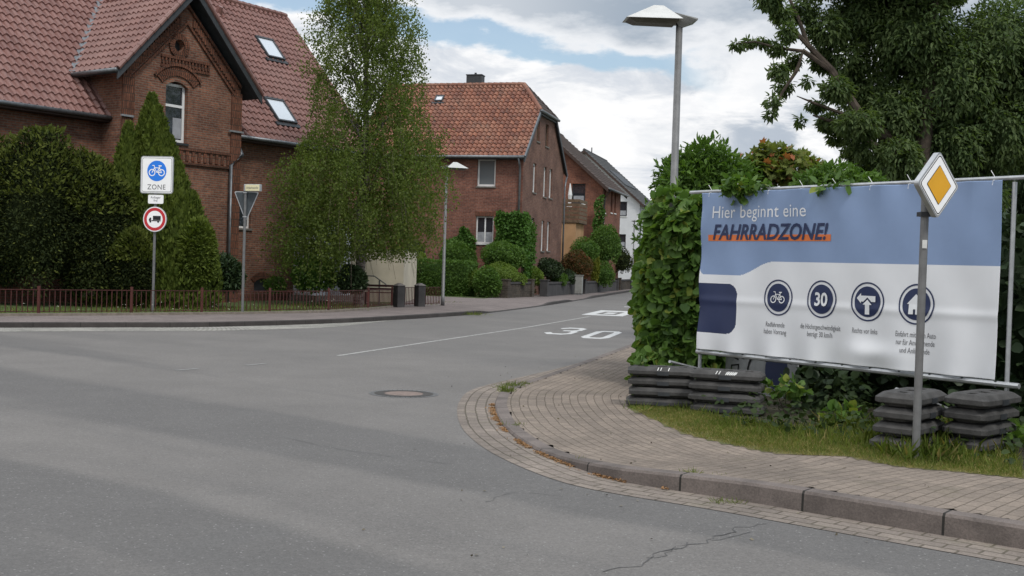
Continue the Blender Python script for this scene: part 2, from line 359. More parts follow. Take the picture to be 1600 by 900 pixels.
# ------------------------------------------------------------------ leaf scattering
T_DIAM = (np.array([(0, 0, 0), (.42, .45, .08), (0, 1, 0), (-.42, .45, .08)]), [(0, 1, 2, 3)])
T_NEED = (np.array([(0, 0, 0), (.22, .4, .05), (0, 1, 0), (-.22, .4, .05)]), [(0, 1, 2, 3)])
T_LONG = (np.array([(0, 0, 0), (.17, .3, .06), (.13, .7, .0), (0, 1, -.12), (-.13, .7, .0), (-.17, .3, .06)]), [(0, 1, 2, 3), (0, 3, 4, 5)])
T_BROAD = (np.array([(0, 0, 0), (.30, .12, .07), (.46, .42, .09), (.30, .75, .04), (0, 1, -.08), (-.30, .75, .04), (-.46, .42, .09), (-.30, .12, .07), (0, .5, -.02)]),
           [(0, 1, 2, 8), (8, 2, 3, 4), (0, 8, 6, 7), (8, 4, 5, 6)])
T_MAPLE = (np.array([(0, 0, 0), (.22, .12, 0), (.55, .15, .05), (.33, .38, 0), (.48, .68, .05), (.18, .62, 0), (0, 1, -.05), (-.18, .62, 0), (-.48, .68, .05), (-.33, .38, 0), (-.55, .15, .05), (-.22, .12, 0)]),
           [(0, 1, 2, 3), (0, 3, 4, 5), (0, 5, 6, 7), (0, 7, 8, 9), (0, 9, 10, 11)])
T_BLADE = (np.array([(-.035, 0, 0), (.035, 0, 0), (.025, .55, .04), (0, 1, .18), (-.025, .55, .04)]), [(0, 1, 2, 3, 4)])
T_THIN = (T_BLADE[0]*np.array([.35, 1, 1.6]), T_BLADE[1])
def unit(a): return a/np.maximum(np.linalg.norm(a, axis=1, keepdims=True), 1e-6)
def scatter(P, T, size, tmpl, flat=None, rnd=None):
    """P leaf bases, T leaf directions, flat: preferred normal direction"""
    V, Fc = tmpl; n = len(P); T = unit(T)
    nr = rng.normal(size=(n, 3)) if flat is None else flat+rng.normal(size=(n, 3))*.55
    B = unit(np.cross(T, nr)); Nn = np.cross(B, T)
    s = (size*np.ones(n))[:, None, None]
    vv = P[:, None, :]+s*(V[None, :, 0:1]*B[:, None, :]+V[None, :, 1:2]*T[:, None, :]+V[None, :, 2:3]*Nn[:, None, :])
    r = rng.random(n) if rnd is None else rnd
    return vv.reshape(-1, 3), Fc, len(V), n, np.repeat(r, len(V))
def leaf_obj(name, parts, mats, parent=None, extra=None):
    """parts: list of scatter() results; extra: an MB merged in (core)"""
    vs = []; loops = []; starts = []; tot = 0; ln = 0; rn = []
    for vv, Fc, k, n, r in parts:
        base = (np.arange(n)*k+tot)
        for f in Fc:
            pass
        idx = np.concatenate([base[:, None]+np.array(f)[None, :] for f in Fc], axis=1).reshape(-1)
        cnt = np.tile([len(f) for f in Fc], n)
        st = ln+np.concatenate([[0], np.cumsum(cnt)[:-1]])
        loops.append(idx); starts.append(st); ln += len(idx); vs.append(vv); rn.append(r); tot += len(vv)
    if extra:
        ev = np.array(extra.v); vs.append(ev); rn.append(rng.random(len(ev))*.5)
        for f in extra.f: loops.append(np.array(f)+tot); starts.append(np.array([ln])); ln += len(f)
        tot += len(ev)
    vs = np.concatenate(vs); loops = np.concatenate(loops); starts = np.concatenate(starts); rn = np.concatenate(rn)
    me = bpy.data.meshes.new(name); me.vertices.add(len(vs)); me.vertices.foreach_set('co', vs.astype('f').ravel())
    me.loops.add(len(loops)); me.loops.foreach_set('vertex_index', loops.astype('i'))
    me.polygons.add(len(starts)); me.polygons.foreach_set('loop_start', starts.astype('i'))
    at = me.attributes.new('rnd', 'FLOAT', 'POINT'); at.data.foreach_set('value', rn.astype('f'))
    me.update(calc_edges=True); me.validate()
    return link(name, me, mats, parent)
_ph = rng.random((8, 3))*6.28
_fd = unit(rng.normal(size=(8, 3)))
def wob(P, f):
    a = np.zeros(len(P))
    for k in range(8): a += np.sin((P@_fd[k])*f*(1+.35*k)+_ph[k, 0])/(1+.35*k)
    return a/3.
def blob(c, rad, n, inner=.55, freq=2.2, amp=.2, gap=.0, lo=-1.):
    """points with outward directions in a lumpy ellipsoid shell"""
    d = unit(rng.normal(size=(int(n*1.0), 3))); d = d[d[:, 2] > lo]
    rr = inner+(1-inner)*rng.random(len(d))**.6
    rad = np.array(rad); c = np.array(c)
    k = 1+amp*wob(d*rad*1.0+c, freq)
    P = c+d*rad*(rr*k)[:, None]
    if gap > 0:
        keep = wob(P*1.0+3.1, freq*1.9) > (-1+gap*1.2); P = P[keep]; d = d[keep]
    return P, d
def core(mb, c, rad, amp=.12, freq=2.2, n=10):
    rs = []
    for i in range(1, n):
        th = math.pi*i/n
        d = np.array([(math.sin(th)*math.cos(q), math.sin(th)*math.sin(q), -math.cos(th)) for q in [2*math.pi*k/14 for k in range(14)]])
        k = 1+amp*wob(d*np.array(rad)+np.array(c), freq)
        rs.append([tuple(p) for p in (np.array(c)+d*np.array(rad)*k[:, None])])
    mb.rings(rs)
def shrub(name, c, rad, n, size, mat, label, cat, tmpl=T_DIAM, group=None, stem=True, lo=-.85, droop=0., blobs=None, corek=.72, gap=0., amp=.2, freq=2.2, stems_mat=None):
    """c is the centre of the crown; a thing with foliage and stem parts"""
    base = (c[0], c[1], c[2]-rad[2])
    root = empty(name, (base[0], base[1], max(.0, base[2])), 0, label, cat, group)
    bl = blobs or [((0, 0, 0), (1, 1, 1), 1.)]
    off = np.array([0, 0, c[2]-root.location.z]); parts = []; ex = MB()
    for bc, br, fr in bl:
        cc = off+np.array(bc)*np.array(rad); r2 = np.array(br)*np.array(rad)
        P, d = blob(cc, r2, n*fr, gap=gap, lo=lo, amp=amp, freq=freq)
        T = d*1.0+rng.normal(size=P.shape)*.7+np.array([0, 0, .25-droop])
        parts.append(scatter(P, T, size*(.7+.6*rng.random(len(P))), tmpl, flat=d+np.array([0, 0, .7])))
        if corek: core(ex, cc, r2*corek)
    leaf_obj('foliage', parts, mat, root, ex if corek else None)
    if stem:
        s = MB(); zt = off[2]
        for k in range(3):
            a = k*2.1; s.tube([(.06*math.cos(a), .06*math.sin(a), 0.), (.2*rad[0]*math.cos(a), .2*rad[1]*math.sin(a), zt*.5), (.4*rad[0]*math.cos(a), .4*rad[1]*math.sin(a), zt)], [.035, .025, .012], 5)
        s.build('stem', stems_mat or m_bark, root)
    return root

# ------------------------------------------------------------------ curves on the ground
def crom(pts, step=.25):
    pts = [np.array(p, float) for p in pts]; P = [2*pts[0]-pts[1]]+pts+[2*pts[-1]-pts[-2]]; out = []
    for i in range(1, len(P)-2):
        n = max(2, int(np.linalg.norm(P[i+1]-P[i])/step))
        for k in range(n):
            t = k/n; a, b, c, d = P[i-1], P[i], P[i+1], P[i+2]
            out.append(.5*((2*b)+(-a+c)*t+(2*a-5*b+4*c-d)*t*t+(-a+3*b-3*c+d)*t**3))
    out.append(P[-2]); return np.array(out)
def normals(C):       # left-hand normals
    t = np.gradient(C, axis=0); t = t/np.linalg.norm(t, axis=1, keepdims=True); return np.stack([-t[:, 1], t[:, 0]], 1), t
def arclen(C): return np.concatenate([[0], np.cumsum(np.linalg.norm(np.diff(C, axis=0), axis=1))])
def loft(C, prof, name, mats, parent=None, side=1., uvs=1.):
    """prof(i,s)-> list of (offset, z)"""
    nn, _ = normals(C); S = arclen(C); v = []; uv = []; K = None
    for i in range(len(C)):
        pr = prof(i, S[i]); K = len(pr); q = 0.
        for j, (o, z) in enumerate(pr):
            if j: q += math.hypot(o-pr[j-1][0], z-pr[j-1][1])
            p = C[i]+nn[i]*o*side; v.append((p[0], p[1], z)); uv.append((S[i]*uvs, q))
    f = [(i*K+j, i*K+j+1, (i+1)*K+j+1, (i+1)*K+j) for i in range(len(C)-1) for j in range(K-1)]
    return MB().add(v, f, uv).build(name, mats, parent)
def sm(x, a, b): t = max(0., min(1., (x-a)/(b-a))); return t*t*(3-2*t)
def sheet(name, poly, z, mats):
    tri = tessellate_polygon([[Vector((p[0], p[1], 0)) for p in poly]])
    return MB().add([(p[0], p[1], z) for p in poly], tri, [(p[0], p[1]) for p in poly]).build(name, mats)

# ================================================================== GROUND
o = MB().add([(-900, -200, -.06), (900, -200, -.06), (900, 1500, -.06), (-900, 1500, -.06)], [(0, 1, 2, 3)]).build('ground', m_lawn); tag(o, kind='structure')
o = MB().add([(-60, -20, 0), (60, -20, 0), (60, 220, 0), (-60, 220, 0)], [(0, 1, 2, 3)]).build('road', m_asph); tag(o, kind='structure')
# near corner kerb: from right to the corner, then up the side street
kp = [G(*p) for p in ((1475, 838), (1300, 808), (1180, 787), (1080, 771), (1010, 760), (950, 748), (880, 724), (825, 698), (790, 672), (775, 648), (774, 628), (790, 610), (850, 589), (900, 571), (955, 551), (1000, 534))]
d0 = np.array(kp[0])-np.array(kp[1]); d0 /= np.linalg.norm(d0); kp = [tuple(np.array(kp[0])+d0*9), tuple(np.array(kp[0])+d0*3)]+kp
g_dir = np.array((.255, .967)); kp += [tuple(np.array(kp[-1])+g_dir*t) for t in (10, 25, 60, 110)]
KC = crom(kp, .15); KS = arclen(KC)
def hnear(x, y): return .035+.115*(1-sm(y, 8.2, 10.6))
def kprof(i, s):
    h = hnear(*KC[i]); return [(0, -.01), (-.005, h-.02), (-.02, h), (-.15, h+.002), (-.15, h-.04)]
o = loft(KC, kprof, 'kerb', m_kerb); tag(o, kind='structure')
gi = [i for i in range(len(KC)) if KC[i][1] < 24]; GC = KC[gi[0]:gi[-1]+1]
gw = lambda i: .38*(1-sm(GC[i][1], 15, 21))+.06
o = loft(GC, lambda i, s: [(0, .004), (gw(i), .004)], 'gutter', m_pav_gut); tag(o, kind='structure')
# pavement grid
def near_dist(P):
    A = KC[:-1]; Bv = KC[1:]-A; L2 = (Bv**2).sum(1); best = np.full(len(P), 1e9); bs = np.zeros(len(P)); sg = np.zeros(len(P))
    for k in range(len(A)):
        t = np.clip(((P-A[k])@Bv[k])/L2[k], 0, 1); q = A[k]+t[:, None]*Bv[k]; dd = np.linalg.norm(P-q, axis=1)
        m = dd < best; best[m] = dd[m]; bs[m] = KS[k]+t[m]*math.sqrt(L2[k]); cr = Bv[k][0]*(P[:, 1]-A[k][1])-Bv[k][1]*(P[:, 0]-A[k][0]); sg[m] = np.where(cr[m] < 0, 1., -1.)
    return best*sg, bs
xs = np.arange(-1, 12, .13); ys = np.arange(1, 34, .13); GX, GY = np.meshgrid(xs, ys); PP = np.stack([GX.ravel(), GY.ravel()], 1)
DD, SS = near_dist(PP); nx = len(xs); s_sw = KS[np.argmin(np.linalg.norm(KC-np.array(G(1010, 760)), axis=1))]
zf = np.array([hnear(a, b) for a, b in PP])
pv = MB(); pv.v = [(PP[i][0], PP[i][1], zf[i]) for i in range(len(PP))]; pv.has = True
for j in range(len(ys)-1):
    for i in range(nx-1):
        q = [j*nx+i, j*nx+i+1, (j+1)*nx+i+1, (j+1)*nx+i]
        if min(DD[k] for k in q) < .045: continue
        pv.f.append(q); pv.mi.append(0); ms = min(SS[k] for k in q)
        pv.uv.append([(DD[k], SS[k]) for k in q] if ms < s_sw else [(SS[k], DD[k]) for k in q])
o = pv.build('pavement', m_pav); tag(o, kind='structure')
o = sheet('pavement', [(KC[-1][0], KC[-1][1]), (KC[-1][0]+60, KC[-1][1]), (60, 33.8), tuple(KC[np.argmin(abs(KC[:, 1]-33.8)+(KC[:, 0] < 0)*99)])], .03, m_lawn); o.name = 'lawn'; tag(o, kind='structure')
# verge with soil under the banner
vp = [G(*p, .04) for p in ((978, 628), (990, 640), (1020, 655), (1075, 679), (1130, 692), (1200, 706), (1270, 712), (1330, 714), (1360, 722), (1420, 735), (1475, 741), (1600, 760))]
vz = lambda x, y: hnear(x, y)+.004
back = [(9, 9), (14, 14), (12, 34), (5.2, 34), (2.75, 20), (1.9, 16)]
VP = [tuple(p) for p in crom(vp, .12)]+back
def grid_poly(poly, step, z, name, mat):
    P = np.array(poly); x0, y0 = P.min(0); x1, y1 = P.max(0); X1 = np.arange(x0, x1+step, step); Y1 = np.arange(y0, y1+step, step)
    def ins(x, y):
        r = False; n = len(P); j = n-1
        for i in range(n):
            if (P[i][1] > y) != (P[j][1] > y) and x < (P[j][0]-P[i][0])*(y-P[i][1])/(P[j][1]-P[i][1])+P[i][0]: r = not r
            j = i
        return r
    mb = MB(); n = len(X1); mb.v = [(x, y, z(x, y)) for y in Y1 for x in X1]
    for j in range(len(Y1)-1):
        for i in range(n-1):
            if ins(X1[i]+step/2, Y1[j]+step/2):
                mb.f.append([j*n+i, j*n+i+1, (j+1)*n+i+1, (j+1)*n+i]); mb.mi.append(0); mb.uv.append([(0, 0)]*4)
    used = sorted({k for f in mb.f for k in f}); mp_ = {k: i for i, k in enumerate(used)}; mb.v = [mb.v[k] for k in used]; mb.f = [[mp_[k] for k in f] for f in mb.f]
    return mb.build(name, mat)
o = grid_poly(VP, .1, vz, 'verge_soil', m_dry); tag(o, kind='structure')

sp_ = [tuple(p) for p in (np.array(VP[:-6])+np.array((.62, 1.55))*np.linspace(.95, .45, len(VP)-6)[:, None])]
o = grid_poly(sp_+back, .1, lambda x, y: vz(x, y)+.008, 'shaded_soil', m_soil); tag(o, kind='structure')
# far kerb
fk = [G(*p) for p in ((125, 512), (300, 511.5), (450, 508), (560, 503.5), (680, 496), (760, 489.5), (850, 478), (925, 466), (1010, 452))]
d0 = np.array(fk[0])-np.array(fk[1]); d0 /= np.linalg.norm(d0); fk = [tuple(np.array(fk[0])+d0*30), tuple(np.array(fk[0])+d0*10)]+fk
g2 = np.array(fk[-1])-np.array(fk[-2]); g2 /= np.linalg.norm(g2); fk += [tuple(np.array(fk[-1])+g2*t) for t in (15, 60)]
FC = crom(fk, .4); FS = arclen(FC)
def pxof(p):
    v = RM.transposed() @ (Vector((p[0], p[1], 0))-CO); return 800-v.x/v.z*F if v.z < 0 else -9999
FPX = np.array([pxof(p) for p in FC]); FPX[:20] = -500
def hfar(px):
    h = .12
    for a, b in ((745, 775), ): h -= .09*sm(px, a, b)
    h += .09*sm(px, 848, 862); h -= .09*sm(px, 886, 900); h += .09*sm(px, 915, 930)
    return h
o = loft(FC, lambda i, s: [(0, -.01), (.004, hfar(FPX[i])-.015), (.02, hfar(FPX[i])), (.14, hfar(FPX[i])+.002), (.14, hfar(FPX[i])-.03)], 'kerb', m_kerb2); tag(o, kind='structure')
o = loft(FC, lambda i, s: [(.13, hfar(FPX[i])), (1.0, .122), (2.6, .128), (3.4, .13)], 'pavement', m_pav_far); tag(o, kind='structure')
gi = [i for i in range(len(FC)) if FPX[i] < 640]; GC2 = FC[:gi[-1]+1]
o = loft(GC2, lambda i, s: [(0, .004), (-1.25*(1-sm(FPX[i], 420, 640))-.02, .004)], 'gutter', m_cobble); tag(o, kind='structure')
nnF, _ = normals(FC); inner = FC+nnF*3.3
poly = [tuple(p) for p in inner[::2]]+[(60, 160), (-60, 160), (-60, 10)]
o = sheet('driveway', poly, .116, m_pav_far); tag(o, kind='structure')

# ================================================================== walls, windows, roofs
def wall(mb, O, U, outline, holes=(), inward=(0, 1, 0), rev=.14, mi=0, rmi=None):
    """outline/holes in (u,z) metres; O origin, U unit direction; reveals go inward"""
    O = Vector(O); U = Vector(U); I = Vector(inward)
    loops = [outline]+list(holes); allp = [p for l in loops for p in l]
    tri = tessellate_polygon([[Vector((p[0], p[1], 0)) for p in l] for l in loops])
    mb.add([tuple(O+U*p[0]+Vector((0, 0, p[1]))) for p in allp], tri, mi=mi)
    for h in holes:
        n = len(h); a = [tuple(O+U*p[0]+Vector((0, 0, p[1]))) for p in h]; b = [tuple(Vector(p)+I*rev) for p in a]
        mb.add(a+b, [(i, (i+1) % n, n+(i+1) % n, n+i) for i in range(n)], mi=mi if rmi is None else rmi)
def rect(u0, u1, z0, z1): return [(u0, z0), (u1, z0), (u1, z1), (u0, z1)]
def arch(u0, u1, z0, z1, rise=.15, n=8):
    return [(u0, z0), (u1, z0)]+[(u1+(u0-u1)*k/n, z1+rise*math.sin(math.pi*k/n)) for k in range(n+1)]
def window(parent, O, U, I, h, mull=(), trans=(), fr=m_white, gl=m_glass, fw=.06, sill=m_sill, depth=.11, label=None, curtain=None, sproj=.05):
    """window part in a rectangular hole h=(u0,u1,z0,z1); I = inward unit vector"""
    O = Vector(O); U = Vector(U); I = Vector(I); u0, u1, z0, z1 = h; u0 += .003; u1 -= .003; z0 += .003; z1 -= .003
    def P(u, d, z): return O+U*u+I*d+Vector((0, 0, z))
    def bx(mb, a, b, c, d, e, f):
        v = [tuple(P(x, y, z)) for z in (e, f) for y in (c, d) for x in (a, b)]
        mb.add(v, [(0, 2, 3, 1), (4, 5, 7, 6), (0, 1, 5, 4), (2, 6, 7, 3), (0, 4, 6, 2), (1, 3, 7, 5)])
    fm = MB(); d0_, d1_ = depth, depth+.06
    bx(fm, u0, u1, d0_, d1_, z0, z0+fw*1.2); bx(fm, u0, u1, d0_, d1_, z1-fw, z1)
    bx(fm, u0, u0+fw, d0_+.001, d1_, z0+fw*1.2, z1-fw); bx(fm, u1-fw, u1, d0_+.001, d1_, z0+fw*1.2, z1-fw)
    for m in mull: bx(fm, m-fw*.5, m+fw*.5, d0_+.004, d1_-.002, z0+fw*1.2, z1-fw)
    for t in trans: bx(fm, u0+fw, u1-fw, d0_+.008, d1_-.004, t-fw*.5, t+fw*.5)
    w_ = fm.build('window', fr, parent)
    if label: w_['label'] = label
    g = MB(); bx(g, u0+.01, u1-.01, d0_+.03, d0_+.045, z0+.02, z1-.02); g.build('pane', gl, w_)
    if curtain:
        c = MB(); c.add([tuple(P(u, d0_+.028+(.0 if k % 2 else .001), z)) for z in (curtain[2], curtain[3]) for k, u in enumerate(np.linspace(curtain[0], curtain[1], 9))], [(k, k+1, 10+k, 9+k) for k in range(8)]); c.build('curtain', m_curtain, w_)
    if sill:
        s_ = MB(); bx(s_, u0-.05, u1+.05, -sproj, depth-.001, z0-.075, z0-.004); s_.build('sill', sill, w_)
    return w_
def tile_roof(O, U, V, vlen, bounds, tw=.26, ch=.35, amp=.042, lift=.055, name='roof', mat=None, parent=None):
    """O eave origin, U along the eave, V up the slope; bounds(v)->(u0,u1)"""
    O = Vector(O); U = Vector(U).normalized(); V = Vector(V).normalized(); Nn = U.cross(V)
    if Nn.z < 0: Nn = -Nn
    seg = 8; mb = MB(); rows = int(math.ceil(vlen/ch))
    for r in range(rows):
        v0 = r*ch; v1 = min(vlen, v0+ch); a0, b0 = bounds(v0); a1, b1 = bounds(v1)
        k0 = math.floor(min(a0, a1)/tw*seg); k1 = math.ceil(max(b0, b1)/tw*seg); vs = []; uv = []
        for k in range(k0, k1+1):
            ph = 2*math.pi*(k % seg)/seg; u = k*tw/seg; pr = amp*(math.sin(ph)+.35*math.sin(2*ph+.6))
            for v, a, b, hgt in ((v0-.02, a0, b0, lift), (v0+.0, a0, b0, lift), (v1+.01, a1, b1, 0.)):
                uu = min(max(u, a), b); off = hgt if v >= v0 else 0.
                vs.append(tuple(O+U*uu+V*max(v, v0-.0 if v >= v0 else v)+Nn*(pr+off))); uv.append(((k+.01)/seg, r+.5))
        n = k1-k0+1; fs = []; uvl = []
        base = len(mb.v)
        for i in range(n-1):
            for j in (0, 1): fs.append((i*3+j, (i+1)*3+j, (i+1)*3+j+1, i*3+j+1))
        mb.v += vs
        for f in fs:
            mb.f.append([base+q for q in f]); mb.mi.append(0); ui = uv[f[0]][0]+.02; mb.uv.append([(ui, r+.5)]*4)
    mb.has = True
    o = mb.build(name, mat, parent); return o
def ridge_tiles(pts, rad, name, mat, parent, step=.35):
    mb = MB()
    for a, b in zip(pts[:-1], pts[1:]):
        a = Vector(a); b = Vector(b); n = max(1, int((b-a).length/step)); d = (b-a)/n
        for k in range(n): mb.tube([a+d*k, a+d*(k+1.06)], [rad*1.12, rad*.92], 8)
    return mb.build(name, mat, parent, smooth=False)
def gutter_part(a, b, parent, r=.07):
    mb = MB(); mb.tube([a, b], r, 10); return mb.build('rain_gutter', m_zinc, parent, smooth=True)
def skylight(fr_, plane_pt, U, V, Nn, cx, cv, wd, hg, parent, gl=m_glass_l):
    """roof window on a slope: centre at O+U*cx+V*cv"""
    O = Vector(plane_pt); U = Vector(U); V = Vector(V); Nn = Vector(Nn)
    def bx(mb, a, b, c, d, e, f):
        mb.add([tuple(O+U*x+V*y+Nn*z) for z in (e, f) for y in (c, d) for x in (a, b)], [(0, 2, 3, 1), (4, 5, 7, 6), (0, 1, 5, 4), (2, 6, 7, 3), (0, 4, 6, 2), (1, 3, 7, 5)])
    m = MB(); t = .07; x0, x1, y0, y1 = cx-wd/2, cx+wd/2, cv-hg/2, cv+hg/2
    bx(m, x0, x1, y0, y0+t, -.02, .15); bx(m, x0, x1, y1-t*1.3, y1, -.02, .16); bx(m, x0, x0+t, y0+t, y1-t*1.3, -.02, .15); bx(m, x1-t, x1, y0+t, y1-t*1.3, -.02, .15)
    bx(m, x0-.1, x1+.1, y0-.18, y0-.002, .0, .075)
    w_ = m.build('roof_window', m_anthra, parent); g = MB(); bx(g, x0+t*.8, x1-t*.8, y0+t*.8, y1-t, .09, .12); g.build('pane', gl, w_); return w_

# ================================================================== HOUSE 1 (left, with the gabled bay)
F1 = Frame((-8.74, 42.5), math.atan2(.821, .571))
h1 = empty('brick_house', F1.o, F1.a, 'large old red brick house with a decorated gable bay and brown tiled roof', 'house', 'brick houses along the street')
EZ = 6.0; XL, XR = -17., 5.48; RY = 5.56; RZ = 12.2; BX0, BX1 = -7.25, -2.43; BY = -.6; BM = (BX0+BX1)/2; BZ = 7.7; BAP = 10.1
WY = .45
mb = MB()
wn1 = (-1.62, -.86, 2.75, 3.72); cel = arch(-.62, .12, .45, .8, .12)
wall(mb, (0, WY, 0), (1, 0, 0), [(XL+.3, 0), (XR-.4, 0), (XR-.4, 6.15), (XL+.3, 6.15)], [rect(*wn1), cel], (0, 1, 0))
wall(mb, (XR-.4, WY, 0), (0, 1, 0), [(0, 0), (RY*2-.9, 0), (RY*2-.9, 6.1), (RY-WY, 11.7), (0, 6.1)], (), (-1, 0, 0))
# bay
p0 = F1.on(253, 218, (0, BY+.14, 0), (0, 1, 0)); p1 = F1.on(289, 133, (0, BY+.14, 0), (0, 1, 0))
bw = (p0.x+.0, p1.x+.02, p0.z-.05, p1.z-.12)
oc = F1.on(279, 72, (0, BY, 0), (0, 1, 0)); ocp = [(oc.x+.2*math.cos(a), oc.z+.2*math.sin(a)) for a in [2*math.pi*k/16 for k in range(16)]]
bwg = (bw[0], bw[1], .95+1.1, 4.0)
wall(mb, (0, BY, 0), (1, 0, 0), [(BX0, 0), (BX1, 0), (BX1, BZ), (BM, BAP), (BX0, BZ)], [arch(bw[0], bw[1], bw[2], bw[3], .16), ocp, rect(*bwg)], (0, 1, 0), .2)
wall(mb, (BX0, BY, 0), (0, 1, 0), rect(0, 4, 0, BZ), (), (1, 0, 0)); wall(mb, (BX1, BY, 0), (0, 1, 0), rect(0, 4, 0, BZ), (), (-1, 0, 0))
mb.build('wall', m_brick1, h1)
window(h1, (0, WY, 0), (1, 0, 0), (0, 1, 0), wn1, label='small ground floor window with white frame')
wtop = window(h1, (0, BY, 0), (1, 0, 0), (0, 1, 0), (bw[0], bw[1], bw[2], bw[3]+.1), trans=(bw[2]+(bw[3]-bw[2])*.66,), depth=.16, fw=.085, sill=m_anthra, curtain=(bw[0]+.45, bw[1]-.1, bw[2]+.15, bw[2]+(bw[3]-bw[2])*.45))
window(h1, (0, BY, 0), (1, 0, 0), (0, 1, 0), bwg, trans=(3.4,), depth=.16, fw=.085)
mb = MB(); mb.box(oc.x-.22, oc.x+.22, BY+.19, BY+.22, oc.z-.22, oc.z+.22); mb.build('round_opening', m_dark, h1)
mb = MB(); mb.box(-.7, .2, WY+.13, WY+.16, .4, .95); mb.build('cellar_window', m_dark, h1)
# brick ornament
mb = MB(); sl = (BAP-BZ)/(BM-BX0); ang = math.atan(sl)
def dent(x0, x1, z0, z1, n, d=.05):
    for k in range(n):
        a = k/n; b = (k+.5)/n; mb.box(x0+(x1-x0)*a, x0+(x1-x0)*b, BY-d, BY+.02, z0+(z1-z0)*a, z0+(z1-z0)*a+.22)
def slope_pt(side, t, inset):   # along gable edge
    x = BX0+(BM-BX0)*t; z = BZ+(BAP-BZ)*t
    z -= inset/math.cos(ang)
    return (x if side < 0 else BX0+BX1-x, z)
for side in (-1, 1):
    for k in range(22):
        t = .06+.86*k/22; x, z = slope_pt(side, t, .30); mb.box(x-.045, x+.045, BY-.06, BY+.01, z-.14, z+.14)
    for ins, d in ((.52, .07), (.12, .10)):
        a = slope_pt(side, .02 if ins < .2 else .10, ins); b = slope_pt(side, 1., ins)
        mb.add([(a[0], BY-d, a[1]-.05), (b[0], BY-d, b[1]-.05), (b[0], BY-d, b[1]+.05), (a[0], BY-d, a[1]+.05), (a[0], BY+.01, a[1]-.05), (b[0], BY+.01, b[1]-.05), (b[0], BY+.01, b[1]+.05), (a[0], BY+.01, a[1]+.05)],
               [(0, 1, 2, 3), (0, 4, 5, 1), (3, 2, 6, 7), (0, 3, 7, 4), (1, 5, 6, 2)])
# dentil band under the round opening
zb = oc.z-.62
mb.box(BM-1.0, BM+1.0, BY-.07, BY+.01, zb+.17, zb+.25); mb.box(BM-1.0, BM+1.0, BY-.05, BY+.01, zb-.14, zb-.07)
for k in range(15): x = BM-.98+k*.135; mb.box(x, x+.065, BY-.06, BY+.01, zb-.02, zb+.16)
# round opening ring and window arch, radial bricks
for k in range(26):
    a0 = 2*math.pi*k/26; a1 = a0+2*math.pi/26*.82; q = [(oc.x+r*math.cos(a), oc.z+r*math.sin(a)) for r, a in ((.205, a0), (.205, a1), (.40, a1), (.40, a0))]
    mb.prism(q, 'y', BY-.07, BY+.01)
ac = (bw[0]+bw[1])/2; hw = (bw[1]-bw[0])/2; zc = bw[3]+.08-1.25*hw; rr = math.hypot(hw, bw[3]+.0-zc)
for k in range(21):
    a0 = R(90)+R(100)*(k/21-.5); a1 = a0+R(100)/21*.8; q = [(ac+r*math.cos(a), zc+r*math.sin(a)) for r, a in ((rr+.17, a0), (rr+.17, a1), (rr+.47, a1), (rr+.47, a0))]
    mb.prism(q, 'y', BY-.05, BY+.01)
for k in range(15):
    a0 = R(90)+R(104)*(k/15-.5); a1 = a0+R(104)/15; q = [(ac+r*math.cos(a), zc+r*math.sin(a)) for r, a in ((rr+.48, a0), (rr+.48, a1), (rr+.56, a1), (rr+.56, a0))]
    mb.prism(q, 'y', BY-.09, BY+.01)
# pilasters and frieze between the storeys
mb.box(BX1-.42, BX1+.03, BY-.055, BY+.01, 0, BZ-.35); mb.box(BX0-.03, BX0+.42, BY-.055, BY+.01, 0, BZ-.35)
for zz, d in ((5.18, .06), (4.72, .08)): mb.box(BX0+.425, BX1-.425, BY-d, BY+.01, zz, zz+.08)
for k in range(16): x = BX0+.5+k*.25; mb.box(x, x+.12, BY-.045, BY+.01, 4.84, 5.15)
mb.box(BX0-.03, BX1+.03, BY-.08, BY+.01, .0, .75)
mb.box(BX1+.035, XR-.45, WY-.05, WY+.01, .0, .36)
for k in range(22):
    a0 = R(90)+R(96)*(k/22-.5); a1 = a0+R(96)/22*.8; q = [(-.25+r*math.cos(a), .43+r*math.sin(a)) for r, a in ((.52, a0), (.52, a1), (.74, a1), (.74, a0))]
    mb.prism(q, 'y', WY-.04, WY+.01)
mb.build('brick_ornament', m_brick1d, h1)
mb = MB(); mb.box(BX1-.55, BX1+.08, BY-.12, BY-.06, 6.0, 6.06); mb.build('ledge', m_galv, h1); mb = MB(); mb.box(BX0-.1, BX0+.35, BY-.12, BY-.06, 6.0, 6.06); mb.build('ledge', m_galv, h1)
